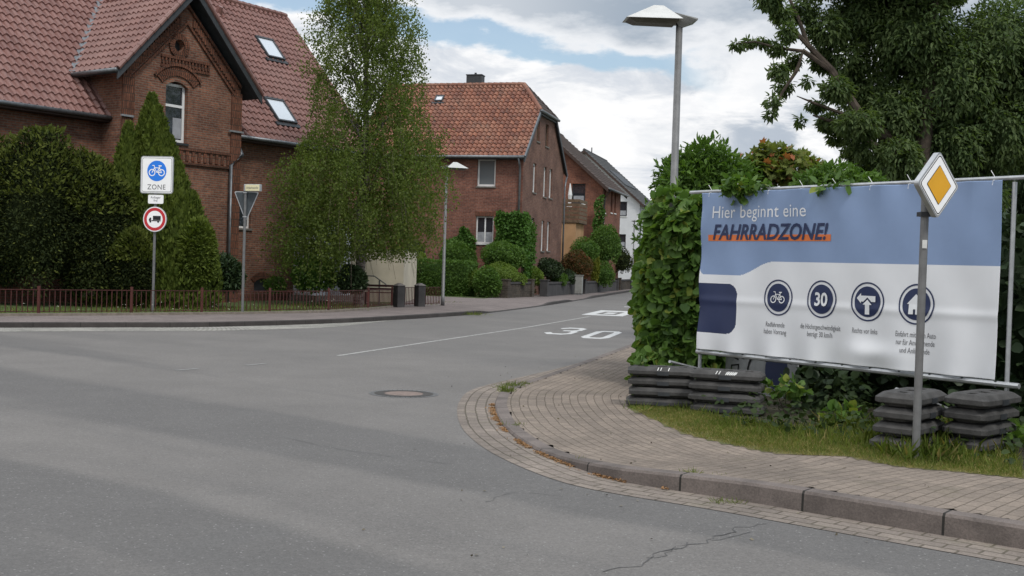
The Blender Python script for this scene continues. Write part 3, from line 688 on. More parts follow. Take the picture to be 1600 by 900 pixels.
# roofs
sv_ = Vector((0, RY, RZ-EZ)); VL = sv_.length
tile_roof((0, 0, EZ), (1, 0, 0), sv_, VL, lambda v: (XL, XR), parent=h1, mat=m_tile1)
tile_roof((0, 2*RY, EZ), (1, 0, 0), (0, -RY, RZ-EZ), VL, lambda v: (XL, XR), parent=h1, mat=m_tile1, name='rear_roof')
BO = .55; bsl = Vector((BM-BX0+BO, 0, (BAP+.22-BZ)+BO*sl)); bl = bsl.length; be = BZ+.22-BO*sl; yb = 5.
for sg, nm in ((1, 'bay_roof'), (-1, 'bay_roof')):
    ox = BX0-BO if sg > 0 else BX1+BO
    tile_roof((ox, BY-.5, be), (0, 1, 0), (sg*bsl.x, 0, bsl.z), bl, lambda v: (0, yb), parent=h1, mat=m_tile1, name=nm)
mb = MB()
for sg in (1, -1):
    ox = BX0-BO if sg > 0 else BX1+BO; a = Vector((ox, 0, be-.06)); b = Vector((BM, 0, be-.06+bsl.z)); dn = Vector((0, 0, -.24))
    for y0, y1, off in ((BY-.50, BY-.44, .0), ):
        mb.rings([[(a.x, y0, a.z), (a.x, y1, a.z), (a.x, y1, a.z-.26), (a.x, y0, a.z-.26)], [(b.x, y0, b.z), (b.x, y1, b.z), (b.x, y1, b.z-.26), (b.x, y0, b.z-.26)]])
    mb.rings([[(a.x, BY-.44, a.z-.02), (a.x, BY+3, a.z-.02), (a.x, BY+3, a.z-.07), (a.x, BY-.44, a.z-.07)], [(b.x, BY-.44, b.z-.02), (b.x, BY+3, b.z-.02), (b.x, BY+3, b.z-.07), (b.x, BY-.44, b.z-.07)]])
mb.build('verge_board', m_fascia, h1)
ridge_tiles([(BX0-BO, BY-.5, be+.03), (BM, BY-.5, be+bsl.z+.03), (BX1+BO, BY-.5, be+.03)], .075, 'verge_tiles', m_tile1, h1)
ridge_tiles([(XL, RY, RZ+.02), (XR, RY, RZ+.02)], .12, 'ridge_tiles', m_tile1, h1)
ridge_tiles([(BM, BY-.5, be+bsl.z+.02), (BM, 3.6, be+bsl.z+.02)], .11, 'ridge_tiles', m_tile1, h1)
ridge_tiles([(XR, 0, EZ), (XR, RY, RZ)], .07, 'verge_tiles', m_tile1, h1)
mb = MB(); mb.box(XL, BX0-.01, -.0, WY+.3, EZ-.16, EZ-.06); mb.box(BX1+.01, XR, 0, WY+.3, EZ-.16, EZ-.06); mb.build('soffit', m_fasciab, h1)
gutter_part((XL, -.07, EZ-.03), (BX0-.02, -.07, EZ-.03), h1); gutter_part((BX1+.02, -.07, EZ-.03), (XR, -.07, EZ-.03), h1); gutter_part((BX0-BO-.05, BY-.5, be-.04), (BX0-BO-.05, 1.5, be-.04), h1)
mb = MB(); pxx = F1.on(359, 300, (0, BY-.1, 0), (0, 1, 0)).x; mb.tube([(BX1+.35, -.07, EZ-.06), (BX1+.32, -.1, EZ-.25), (BX1+.05, BY-.12, EZ-.75), (pxx, BY-.12, EZ-1.15), (pxx, BY-.12, .1)], .06, 8); mb.build('downpipe', m_zinc, h1, smooth=True)
nV = sv_.normalized(); nN = Vector((1, 0, 0)).cross(nV)
def roof_px(fr, px, py, O, V, Nn): p = fr.on(px, py, O, Nn); d = p-Vector(O); return d.x, d.dot(V)
for px, py, wd, hg in ((420, 78, .95, 1.2), (436, 175.5, 1.0, 1.25)):
    u, v = roof_px(F1, px, py, (0, 0, EZ), nV, nN); skylight(F1, (0, 0, EZ), (1, 0, 0), nV, nN, u, v, wd, hg, h1)
u, v = roof_px(F1, 341, 20, (0, 0, EZ), nV, nN); mb = MB(); c = Vector((u, 0, EZ))+nV*v; mb.tube([c, c+nN*.2+Vector((0, 0, .1))], [.16, .10], 8); mb.build('vent_tile', m_tile1, h1)
y0v, y1v = (be-EZ)/((RZ-EZ)/RY), (be+bsl.z-EZ)/((RZ-EZ)/RY); mb = MB(); mb.bar((BX0-BO, y0v, be+.07), (BM, y1v, be+bsl.z+.07), .22, .03); mb.build('valley_flashing', m_zinc, h1)
# white porch and cream side building behind the birch
pr_ = empty('entrance_porch', F1.m @ Vector((2.2, WY, 0)), F1.a, 'white entrance porch half hidden behind the drooping birch', 'porch')
mb = MB(); mb.box(-.85, 1.35, -1.0, -.01, .35, 3.1); mb.build('porch_wall', m_render, pr_)
mb = MB(); mb.box(-.98, 1.48, -1.2, -.02, 3.1, 3.22); mb.build('porch_roof', m_anthra, pr_)
mb = MB(); mb.box(-.1, .8, -1.04, -1.001, .4, 2.5); mb.build('door', m_galv, pr_)
mb = MB(); mb.box(-1.1, 1.5, -1.5, -.02, .0, .35); mb.box(-.9, 1.3, -1.9, -1.5, 0, .18); mb.build('step', m_stone, pr_)
pC = AT(575, 452, 45); pD = AT(630, 452, 45)
gar = empty('side_building', (pC.x, 45, 0), 0, 'low cream rendered side building right of the birch trunk', 'building')
wd = pD.x-pC.x+1.2
mb = MB(); mb.box(-1.2, wd-1.2, 0, 6., 0, 2.15); mb.build('wall', m_cream, gar); mb = MB(); mb.box(-1.2, wd-1.2, .0, 6., 2.151, 2.2); mb.build('roof', m_anthra, gar)
hr = empty('handrail', (AT(580, 450, 43).x, 43, 0), 0, 'thin grey steel handrail in front of the cream wall', 'handrail')
mb = MB(); mb.tube([(-1., 0, 1.15), (.1, 0, 1.15), (.55, 0, .85), (.55, 0, .75)], .025, 6); mb.build('rail', m_pole, hr); mb = MB(); mb.tube([(.3, 0, 0), (.3, 0, 1.0)], .03, 6); mb.build('post', m_pole, hr)

# ================================================================== HOUSE 2
A2 = -math.atan2(.262, .965)
F2 = Frame((.4, 60), A2)
h2 = empty('brick_house', F2.o, F2.a, 'brick house with orange half hipped roof and ivy around its corner', 'house', 'brick houses along the street')
L2_, DP = 9.2, 9.4; E2 = 7.6; R2 = 11.75; ov = .42; og = .15; hb = 1.35; hy0 = 2.75; hz = E2+hy0*(R2-E2)/(DP/2); sl2 = (R2-E2)/(DP/2)
def W2(px0, px1, py0, py1, plane):
    if plane == 'f': a = F2.on(px0, py1, (0, 0, 0), (0, 1, 0)); b = F2.on(px1, py0, (0, 0, 0), (0, 1, 0)); return (a.x, b.x, a.z, b.z)
    a = F2.on(px0, py1, (0, 0, 0), (1, 0, 0)); b = F2.on(px1, py0, (0, 0, 0), (1, 0, 0)); return (a.y, b.y, a.z, b.z)
fw_ = [W2(745, 775, 248, 291, 'f'), W2(742.5, 771.5, 338, 380, 'f')]
gwn = [W2(838.5, 844, 189, 220, 'g'), W2(852, 858, 196, 228, 'g'), W2(832, 838.5, 256, 300, 'g'), W2(848.5, 854.5, 262, 307, 'g'), W2(857.5, 863.5, 265, 309, 'g'),
       W2(829, 835, 341, 389, 'g'), W2(845, 851, 345, 392, 'g'), W2(854, 860, 347, 392, 'g')]
gwn = [(a, b, min(c, d), max(c, d)) for a, b, c, d in gwn]
mb = MB()
wall(mb, (0, 0, 0), (1, 0, 0), rect(-L2_, 0, 0, E2), [rect(*h) for h in fw_], (0, 1, 0), .16)
mb.build('wall', m_brick2, h2)
mb = MB()
wall(mb, (0, 0, 0), (0, 1, 0), [(0, 0), (DP, 0), (DP, E2-.1), (DP-hy0, hz-.05), (hy0, hz-.05), (0, E2-.1)], [rect(*h) for h in gwn], (-1, 0, 0), .16)
wall(mb, (-L2_, 0, 0), (0, 1, 0), [(0, 0), (DP, 0), (DP, E2), (DP/2, R2-.1), (0, E2)], (), (1, 0, 0))
wall(mb, (0, DP, 0), (1, 0, 0), rect(-L2_, 0, 0, E2), (), (0, -1, 0))
mb.build('gable_wall', brick_mat('brick_brown', (.215, .115, .09), (.165, .088, .07), (.19, .15, .13)), h2)
window(h2, (0, 0, 0), (1, 0, 0), (0, 1, 0), fw_[0], gl=m_glass_b, fw=.09, label='upper front window with blind half down')
window(h2, (0, 0, 0), (1, 0, 0), (0, 1, 0), fw_[1], curtain=(fw_[1][0]+.08, fw_[1][1]-.08, fw_[1][2]+.1, fw_[1][2]+.6), mull=((fw_[1][0]+fw_[1][1])/2,), fw=.07, sill=m_white)
for k, h in enumerate(gwn): window(h2, (0, 0, 0), (0, 1, 0), (-1, 0, 0), h, fw=.10 if k > 1 else .05, fr=m_white if k > 1 else m_wood, depth=.10)
vf = Vector((0, DP/2+ov, sl2*(DP/2+ov))); vl = vf.length; ze = E2-ov*sl2*0
O2 = Vector((0, -ov, E2-ov*sl2+.12)); hv = (hy0+ov)/(DP/2+ov)*vl
def b2(v):
    if v <= hv: return (-L2_-.3, og)
    return (-L2_-.3, og-(v-hv)/(vl-hv)*(og+hb))
tile_roof(O2, (1, 0, 0), vf, vl, b2, tw=.26, ch=.36, amp=.055, lift=.07, mat=m_tile2, parent=h2)
tile_roof((0, DP+ov, O2.z), (1, 0, 0), (0, -vf.y, vf.z), vl, b2, tw=.24, ch=.34, mat=m_tile2, parent=h2, name='rear_roof')
zh = O2.z+sl2*(hy0+ov); RZ2 = O2.z+vf.z; hyA, hyB = hy0, DP-hy0; hvv = Vector((-(og+hb), 0, RZ2-zh)); hl = hvv.length
tile_roof((og, 0, zh), (0, 1, 0), hvv, hl, lambda v: (hyA+(DP/2-hyA)*v/hl, hyB-(hyB-DP/2)*v/hl), tw=.24, ch=.34, mat=m_tile3, parent=h2, name='hip_roof')
ridge_tiles([(-L2_-.3, DP/2, RZ2+.02), (-hb, DP/2, RZ2+.02)], .13, 'ridge_tiles', m_tile2, h2)
ridge_tiles([(-hb, DP/2, RZ2+.02), (og, hyA, zh+.02)], .12, 'hip_tiles', m_tile2, h2); ridge_tiles([(-hb, DP/2, RZ2+.02), (og, hyB, zh+.02)], .12, 'hip_tiles', m_tile3, h2)
mb = MB()
for (y0, z0, y1, z1) in ((-ov, O2.z-.02, hyA, zh-.02), (DP+ov, O2.z-.02, hyB, zh-.02)):
    mb.rings([[(og-.04, y0, z0), (og+.03, y0, z0), (og+.03, y0, z0-.28), (og-.04, y0, z0-.28)], [(og-.04, y1, z1), (og+.03, y1, z1), (og+.03, y1, z1-.28), (og-.04, y1, z1-.28)]])
    mb.rings([[(0, y0, z0-.06), (og-.05, y0, z0-.06), (og-.05, y0, z0-.12), (0, y0, z0-.12)], [(0, y1, z1-.06), (og-.05, y1, z1-.06), (og-.05, y1, z1-.12), (0, y1, z1-.12)]])
mb.box(-.0, og, hyA, hyB, zh-.2, zh-.08)
mb.build('verge_board', m_fascia, h2)
mb = MB(); mb.tube([(og+.01, -ov, O2.z+.0), (og+.01, hyA, zh+.0)], .055, 8); mb.build('verge_capping', m_zinc, h2)
mb = MB(); mb.box(-L2_, og-.05, -ov+.02, 0, O2.z-.14, O2.z-.06); mb.build('soffit', m_fascia, h2)
gutter_part((-L2_-.3, -ov-.07, O2.z-.03), (og, -ov-.07, O2.z-.03), h2, .08); gutter_part((og+.08, hyA-.2, zh-.03), (og+.08, hyB+.2, zh-.03), h2, .08)
mb = MB(); mb.tube([(-.15, -ov-.07, O2.z-.08), (-.15, -.2, O2.z-.5), (-.15, -.1, O2.z-.75), (-.15, -.1, .1)], .055, 8); mb.build('downpipe', m_zinc, h2, smooth=True)
mb = MB(); mb.tube([(og, DP+ov, O2.z-.08), (.1, DP+.05, O2.z-.9), (.1, DP+.05, .1)], .055, 8); mb.build('downpipe', m_zinc, h2, smooth=True)
n2v = vf.normalized(); n2n = Vector((1, 0, 0)).cross(n2v)
u, v = roof_px(F2, 687, 156, O2, n2v, n2n); skylight(F2, O2, (1, 0, 0), n2v, n2n, u, v, .5, .55, h2)
cp = F2.on(743, 122, (0, DP/2+.3, 0), (0, 1, 0)); mb = MB(); mb.box(cp.x-.45, cp.x+.45, DP/2, DP/2+.6, RZ2-.4, cp.z+.12); mb.box(cp.x-.48, cp.x+.48, DP/2-.03, DP/2+.63, cp.z+.121, cp.z+.17); mb.tube([(cp.x, DP/2+.3, cp.z+.1), (cp.x, DP/2+.3, cp.z+.3)], .07, 8); mb.build('chimney', m_anthra, h2)
mb = MB()
for k in range(14):
    x = fw_[1][0]-.06+k*.085; mb.box(x, x+.068, -.012, .02, fw_[1][3]+.01, fw_[1][3]+.24)
mb.build('lintel', m_brick1d, h2)

# peach annexe with the slatted balcony
pa = F2.i @ AT(872, 345, 73.5)
an = empty('annexe', F2.m @ Vector((0, pa.y, 0)), F2.a, 'peach rendered annexe with slatted wooden balcony between two brick houses', 'annexe')
ax1 = (F2.i @ AT(901.5, 345, 73.5)).x; zt = AT(872, 348, 73.5).z
mb = MB(); mb.box(pa.x-1.2, ax1, 0, 2.5, 0, zt); mb.build('wall', m_peach, an)
mb = MB(); ztop = AT(872, 310, 73.5).z
for k in range(6):
    z = zt+.02+k*(ztop-zt)/6; mb.box(pa.x-1.2, ax1+.22, -.06, -.02, z, z+(ztop-zt)/6*.78)
    mb.box(ax1+.18, ax1+.22, -.02, 2.4, z, z+(ztop-zt)/6*.78)
mb.build('balcony_boards', m_wood, an)
mb = MB(); mb.box(pa.x-1.2, ax1+.2, -.015, 2.45, zt+.002, zt+.12); mb.build('balcony_floor', m_fascia, an)
q = AT(891, 300, 73.9); pz = zt+.13
um = empty('parasol', (q.x, 74.3, pz), 0, 'closed white parasol standing on the wooden balcony', 'parasol')
mb = MB(); mb.tube([(0, 0, 0), (0, 0, 2.4)], .025, 6); mb.build('pole', m_pole, um); mb = MB(); mb.tube([(0, 0, .95), (0, 0, 1.2), (.02, 0, 1.7), (0, 0, 2.45)], [.18, .10, .14, .03], 8); mb.build('canopy', m_white, um)

# ================================================================== HOUSE 3 and 4 (gable towards us, ridge along the street)
def gable_house(C, name, label, wm, rm, ez, half, ln, slope, holes_f, holes_s, eo=.42, vo=.35, group='brick houses along the street'):
    fr = Frame(C, A2); h = empty(name, fr.o, fr.a, label, 'house', group)
    rz = ez+half*slope
    hf = [W(fr, *q) for q in holes_f]; hs = [Ws(fr, *q) for q in holes_s]
    m = MB(); wall(m, (0, 0, 0), (1, 0, 0), [(-2*half, 0), (0, 0), (0, ez), (-half, rz), (-2*half, ez)], [rect(*q) for q in hf], (0, 1, 0), .15)
    wall(m, (0, 0, 0), (0, 1, 0), rect(0, ln, 0, ez), [rect(*q) for q in hs], (-1, 0, 0), .15)
    wall(m, (0, ln, 0), (1, 0, 0), [(-2*half, 0), (0, 0), (0, ez), (-half, rz), (-2*half, ez)], (), (0, -1, 0)); wall(m, (-2*half, 0, 0), (0, 1, 0), rect(0, ln, 0, ez), (), (1, 0, 0))
    m.build('wall', wm, h)
    for q in hf: window(h, (0, 0, 0), (1, 0, 0), (0, 1, 0), q, fr=m_anthra, fw=.08, sill=m_white, curtain=(q[0]+.1, q[1]-.1, q[2]+.1, q[2]+(q[3]-q[2])*.4) if q[3]-q[2] > 1 else None)
    for q in hs: window(h, (0, 0, 0), (0, 1, 0), (-1, 0, 0), q, fr=m_anthra, fw=.07, sill=m_white)
    z0 = ez-eo*slope+.12; vv = Vector((-(half+eo), 0, (half+eo)*slope)); vl_ = vv.length
    tile_roof((eo, 0, z0), (0, 1, 0), vv, vl_, lambda v: (-vo, ln+vo), mat=rm, parent=h, tw=.3, ch=.34)
    tile_roof((-2*half-eo, 0, z0), (0, 1, 0), (-vv.x, 0, vv.z), vl_, lambda v: (-vo, ln+vo), mat=rm, parent=h, tw=.3, ch=.34, name='rear_roof')
    ridge_tiles([(-half, -vo, z0+vv.z), (-half, ln+vo, z0+vv.z)], .12, 'ridge_tiles', rm, h)
    m = MB()
    for sg in (0, 1):
        x0 = eo if sg == 0 else -2*half-eo; x1 = -half
        for y0, y1 in ((-vo-.02, -vo+.03), (ln+vo-.03, ln+vo+.02)):
            m.rings([[(x0, y0, z0-.02), (x0, y1, z0-.02), (x0, y1, z0-.26), (x0, y0, z0-.26)], [(x1, y0, z0+vv.z-.02), (x1, y1, z0+vv.z-.02), (x1, y1, z0+vv.z-.26), (x1, y0, z0+vv.z-.26)]])
        m.rings([[(x0, -vo+.04, z0-.06), (x0, ln+vo-.04, z0-.06), (x0, ln+vo-.04, z0-.12), (x0, -vo+.04, z0-.12)], [(x1, -vo+.04, z0+vv.z-.06), (x1, ln+vo-.04, z0+vv.z-.06), (x1, ln+vo-.04, z0+vv.z-.12), (x1, -vo+.04, z0+vv.z-.12)]])
    m.build('verge_board', m_fasciab, h)
    gutter_part((eo+.06, -vo, z0-.03), (eo+.06, ln+vo, z0-.03), h)
    m = MB(); m.tube([(eo+.04, .3, z0-.08), (.08, .25, z0-.7), (.08, .25, .1)], .05, 8); m.build('downpipe', m_zinc, h, smooth=True)
    return h, fr, z0, vv
def W(fr, px0, px1, py0, py1): a = fr.on(px0, py1, (0, 0, 0), (0, 1, 0)); b = fr.on(px1, py0, (0, 0, 0), (0, 1, 0)); return (a.x, b.x, a.z, b.z)
def Ws(fr, px0, px1, py0, py1): a = fr.on(px0, py1, (0, 0, 0), (1, 0, 0)); b = fr.on(px1, py0, (0, 0, 0), (1, 0, 0)); return (a.y, b.y, min(a.z, b.z), max(a.z, b.z))
h3, f3, _, _ = gable_house((5.94, 78), 'brick_house', 'orange brick house with dark brown gable roof in front of the white house', m_brick3, m_tile3, 7.35, 4.6, 7.0, .87, [(893, 915, 287, 318), (900.5, 912, 352, 374)],
    [(943, 947, 296, 332), (954, 957.5, 300, 332), (959.5, 963, 302, 333)])
h4, f4, z4, v4 = gable_house((10.85, 100), 'white_house', 'white rendered house with dark slate grey roof farthest along the street', m_render, m_tile4, 7.55, 5.0, 10.0, .87, [(966, 980, 315, 338), (965.5, 978, 366, 386)], [(999, 1001.5, 382, 398), (1004, 1006.5, 382, 398)], group='houses along the street')
m = MB()
for k in range(4): m.box(0, 0, 0, 0, 0, 0) if 0 else None
qv = v4.normalized()
mb = MB(); c4 = Vector((.42, 0, z4))+qv*2.6
un = Vector((0, 1, 0)); nn4 = un.cross(qv); nn4 = nn4 if nn4.z > 0 else -nn4
mb.add([tuple(c4+un*y+qv*v+nn4*t) for t in (.05, .13) for v in (0, 2.0) for y in (1., 7.)], [(0, 2, 3, 1), (4, 5, 7, 6), (0, 1, 5, 4), (2, 6, 7, 3), (0, 4, 6, 2), (1, 3, 7, 5)]); mb.build('solar_panel', m_anthra, h4)
mb = MB(); mb.tube([(-5, 3, z4+v4.z), (-5, 3, z4+v4.z+.55)], .05, 6); mb.build('flue_pipe', m_anthra, h4)

# ================================================================== FLAT SHAPES (signs, markings, lettering)
class Shapes:
    """2D triangles with a small layer value, mapped onto a surface"""
    def __init__(s): s.v = []; s.f = []; s.k = 0
    def poly(s, pts, holes=()):
        allp = [p for l in [pts]+list(holes) for p in l]; tri = tessellate_polygon([[Vector((p[0], p[1], 0)) for p in l] for l in [pts]+list(holes)])
        b = len(s.v); s.v += [(p[0], p[1], s.k) for p in allp]; s.f += [[b+i for i in t] for t in tri]; s.k += 1; return s
    def ring(s, cx, cy, r0, r1, n=40, sx=1., a0=0, a1=2*math.pi):
        b = len(s.v); full = abs(a1-a0-2*math.pi) < 1e-6
        for k in range(n+1):
            a = a0+(a1-a0)*k/n
            for r in (r0, r1): s.v.append((cx+r*math.cos(a)*sx, cy+r*math.sin(a), s.k))
        s.f += [[b+2*k, b+2*k+1, b+2*k+3, b+2*k+2] for k in range(n)]; s.k += 1; return s
    def disc(s, cx, cy, r, n=48, rings=6):
        b = len(s.v); s.v.append((cx, cy, s.k))
        for q in range(1, rings+1):
            for k in range(n): a = 2*math.pi*k/n; s.v.append((cx+r*q/rings*math.cos(a), cy+r*q/rings*math.sin(a), s.k))
        s.f += [[b, b+1+k, b+1+(k+1) % n] for k in range(n)]
        for q in range(rings-1):
            s.f += [[b+1+q*n+k, b+1+(q+1)*n+k, b+1+(q+1)*n+(k+1) % n, b+1+q*n+(k+1) % n] for k in range(n)]
        s.k += 1; return s
    def line(s, pts, wd):
        for a, b in zip(pts[:-1], pts[1:]):
            dx, dy = b[0]-a[0], b[1]-a[1]; l = math.hypot(dx, dy) or 1; ex, ey = dx/l*wd*.35, dy/l*wd*.35; px_, py_ = -dy/l*wd/2, dx/l*wd/2
            s.poly([(a[0]-ex+px_, a[1]-ey+py_), (a[0]-ex-px_, a[1]-ey-py_), (b[0]+ex-px_, b[1]+ey-py_), (b[0]+ex+px_, b[1]+ey+py_)])
        return s
    def text(s, body, size, cx, cy, align='CENTER', shear=0., off=0., sx=1., space=1., lead=1.):
        cu = bpy.data.curves.new('t', 'FONT'); cu.body = body; cu.size = size; cu.align_x = align; cu.shear = shear; cu.offset = off; cu.space_character = space; cu.space_line = lead; cu.resolution_u = 3
        ob = bpy.data.objects.new('t', cu); COL.objects.link(ob); bpy.context.view_layer.update()
        me = bpy.data.meshes.new_from_object(ob); b = len(s.v)
        s.v += [(cx+v.co.x*sx, cy+v.co.y, s.k) for v in me.vertices]; s.f += [[b+i for i in p.vertices] for p in me.polygons]; s.k += 1
        bpy.data.objects.remove(ob); bpy.data.curves.remove(cu); bpy.data.meshes.remove(me); return s
    def bike(s, cx, cy, w_):
        u = w_/2; P = lambda x, y: (cx+x*u, cy+y*u)
        for sx_ in (-1, 1): s.ring(*P(.58*sx_, -.2), .30*u, .41*u, 28)
        t = .085*u
        s.line([P(-.58, -.2), P(-.28, .38), P(-.34, .62), P(-.55, .62)], t); s.line([P(-.28, .36), P(.36, .34)], t); s.line([P(-.26, .30), P(.02, -.18)], t)
        s.line([P(.02, -.18), P(.40, .52)], t); s.line([P(.02, -.18), P(.58, -.2), P(.33, .34)], t); s.line([P(.24, .58), P(.56, .58)], t*1.3); return s
    def put(s, name, mat, parent, fn):
        me = bpy.data.meshes.new(name); me.from_pydata([fn(x, y, k*.0003) for x, y, k in s.v], [], s.f); return link(name, me, mat, parent)
def flat_xz(cx, y, cz): return lambda a, b, k: (cx+a, y-k, cz+b)

# ---- road markings
Gv = np.array((.215, .977)); Gs = np.array((.977, -.215))
def onroad(c): return lambda a, b, k: (c[0]+Gs[0]*a+Gv[0]*b, c[1]+Gs[1]*a+Gv[1]*b, .004+k)
a_, b_ = np.array(G(528, 556)), np.array(G(922, 494.5)); dl = (b_-a_); ll = np.linalg.norm(dl); dl /= ll; nl = np.array((-dl[1], dl[0]))
cl_pts = crom([G(528, 556), G(700, 530), G(820, 512), G(922, 494.5)], 1.)
o = loft(cl_pts, lambda i, s: [(.045, .004), (-.045, .004)], 'centre_line', plain('worn_centre_paint', (.32, .315, .30), .8, var=.35, scale=9.)); tag(o, kind='structure')
m_faint = plain('worn_road_paint', (.20, .198, .19), .8, var=.2, scale=20.)
for pa_, pb_ in (((385, 571), (415, 568)), ((275, 579), (310, 576))):
    o = loft(crom([G(*pa_), G(*pb_)], .5), lambda i, s: [(.05, .004), (-.05, .004)], 'worn_line', m_faint); tag(o, kind='structure')
c0 = (np.array(G(925, 529.5))+np.array(G(955, 517.5)))/2
s_ = Shapes(); q = .19; W0 = .35; H0 = .60
s_.poly([(-W0, -H0+.16), (-W0+.14, -H0), (W0-.14, -H0), (W0, -H0+.16), (W0, H0-.16), (W0-.14, H0), (-W0+.14, H0), (-W0, H0-.16)], [[(-W0+q, -H0+.22), (-W0+q+.04, -H0+.15), (W0-q-.04, -H0+.15), (W0-q, -H0+.22), (W0-q, H0-.22), (W0-q-.04, H0-.15), (-W0+q+.04, H0-.15), (-W0+q, H0-.22)]])
s_.v = [(a, b*2.95, c) for a, b, c in s_.v]; o = s_.put('speed_marking', m_marking, None, onroad(c0)); tag(o, kind='structure')
c3 = (np.array(G(867, 523.))+np.array(G(903, 512.5)))/2; s_ = Shapes()
s_.line([(-.30, .40), (-.18, .52), (.12, .52), (.25, .42), (.25, .16), (.12, .04), (-.06, .03)], .16); s_.line([(.12, .03), (.26, -.10), (.26, -.42), (.12, -.52), (-.18, -.52), (-.31, -.38)], .16)
s_.v = [(a, b*2.95, c) for a, b, c in s_.v]; o = s_.put('speed_marking', m_marking, None, onroad(c3)); tag(o, kind='structure')
c5 = np.array(G(955, 489.3)); s_ = Shapes(); s_.poly(rect(-.75, .75, -2.6, 2.6), [rect(-.38, .38, -1.6, 1.2)]); s_.poly(rect(-.2, .2, -.9, .5))
o = s_.put('zone_marking', m_marking, None, onroad(c5)); tag(o, kind='structure')
c6 = np.array(G(1003, 480.5)); s_ = Shapes(); s_.poly(rect(-.8, .8, -.25, .25)); o = s_.put('line_marking', m_marking, None, onroad(c6)); tag(o, kind='structure')
# asphalt seams and cracks
m_seam = plain('bitumen_seam', (.075, .073, .071), .7, var=.3, scale=5.)
def crackline(px, wd, jag, step=.12, z=.003, name='road_crack'):
    C = crom([G(*p) for p in px], step); nn, _ = normals(C); C = C+nn*(rng.normal(size=len(C))*jag)[:, None]
    ws = wd*(.35+.9*rng.random(len(C))); o = loft(C, lambda i, s: [(ws[i]/2, z), (-ws[i]/2, z)], name, m_seam); tag(o, kind='structure')
crackline([(420, 679), (520, 700), (620, 715), (700, 725)], .006, .01, .1)
crackline([(940, 893), (1000, 884), (1022, 866), (1060, 856), (1110, 845), (1150, 828), (1195, 818)], .011, .02, .06)
crackline([(1010, 872), (1040, 868), (1075, 848)], .008, .015, .06); crackline([(1110, 845), (1135, 842), (1172, 832)], .008, .015, .06)
crackline([(760, 785), (800, 770), (880, 775)], .006, .015, .08)
# manhole
mc = G(631, 615.3); mh = empty('manhole_cover', (mc[0], mc[1], 0), 0, 'round iron manhole cover with rusty brown centre set in the asphalt', 'manhole cover')
S_ = Shapes(); S_.ring(0, 0, .255, .375, 48); S_.put('iron_ring', plain('cast_iron', (.06, .055, .05), .6, .4), mh, lambda a, b, k: (a, b, .006))
S_ = Shapes(); S_.disc(0, 0, .25); S_.put('lid', plain('rusty_concrete', (.19, .145, .125), .9, var=.2, scale=12.), mh, lambda a, b, k: (a, b, .005))
S_ = Shapes()
for k in range(40): a = 2*math.pi*k/40; S_.poly([(r*math.cos(q), r*math.sin(q)) for r, q in ((.385, a), (.385, a+.12), (.45, a+.12), (.45, a))])
S_.put('setts', m_pole, mh, lambda a, b, k: (a, b, .004))

# ================================================================== SIGNS
def pole(root, h, r=.03, mat=m_pole, name='pole'):
    m = MB(); m.tube([(0, 0, 0), (0, 0, h)], r, 12); m.tube([(0, 0, h), (0, 0, h+.02)], [r*1.08, r*.8], 12); return m.build(name, mat, root, smooth=False)
b0 = AT(238.5, 490, 30.6); ZS = empty('traffic_sign', (b0.x, 30.6, .12), R(-10), 'grey post with blue bicycle zone sign above a round no lorries sign', 'traffic sign', 'traffic signs')
zz = lambda py: AT(243, py, 30.6).z-.12
pole(ZS, zz(245), .035); k_ = 30.6/1800
def rrect(w_, h_, r, n=5):
    out = []
    for cx, cy, a in ((w_/2-r, h_/2-r, 0), (-w_/2+r, h_/2-r, 90), (-w_/2+r, -h_/2+r, 180), (w_/2-r, -h_/2+r, 270)):
        out += [(cx+r*math.cos(R(a+90*q/n)), cy+r*math.sin(R(a+90*q/n))) for q in range(n+1)]
    return out
def plate(root, name, shape, cx, cz, y, th, mat, back=m_alu):
    m = MB(); m.prism([(cx+p[0], cz+p[1]) for p in shape], 'y', y, y+th); return m.build(name, mat, root)
zw, zh_ = 49/.90*k_, 58*k_; zc_ = (zz(244)+zz(303))/2
P1 = plate(ZS, 'zone_panel', rrect(zw, zh_, .07), .06, zc_, -.075, .03, m_alu)
S_ = Shapes(); S_.poly(rrect(zw-.05, zh_-.05, .05)); S_.put('panel_face', m_signwhite, P1, flat_xz(.06, -.078, zc_))
S_ = Shapes(); S_.poly(rrect(zw-.09, zh_-.09, .045), [rrect(zw-.108, zh_-.108, .04)]); S_.put('panel_border', m_black, P1, flat_xz(.06, -.080, zc_))
S_ = Shapes(); S_.disc(0, 0, .272); S_.put('blue_disc', m_blue, P1, flat_xz(.06, -.081, zc_+.105)); S_ = Shapes(); S_.bike(0, 0, .46); S_.put('bicycle_symbol', m_signwhite, P1, flat_xz(.06, -.083, zc_+.105))
S_ = Shapes(); S_.text('ZONE', .19, 0, -.385, sx=.95, space=1.1); S_.put('lettering', m_greytext, P1, flat_xz(.06, -.082, zc_))
zc2 = zz(311.5); P2 = plate(ZS, 'supplementary_panel', rrect(.43, .235, .03), .035, zc2, -.06, .02, m_signwhite)
S_ = Shapes(); S_.text('Anlieger\nfrei', .085, 0, .02, lead=.95); S_.put('lettering', m_greytext, P2, flat_xz(.035, -.063, zc2))
zc3 = zz(342.7); P3 = plate(ZS, 'lorry_ban_disc', [(.338*math.cos(2*math.pi*k/40), .338*math.sin(2*math.pi*k/40)) for k in range(40)], .03, zc3, -.07, .025, m_alu)
S_ = Shapes(); S_.disc(0, 0, .325); S_.put('disc_face', m_signwhite, P3, flat_xz(.03, -.073, zc3)); S_ = Shapes(); S_.ring(0, 0, .225, .305, 48); S_.put('red_ring', m_red, P3, flat_xz(.03, -.075, zc3))
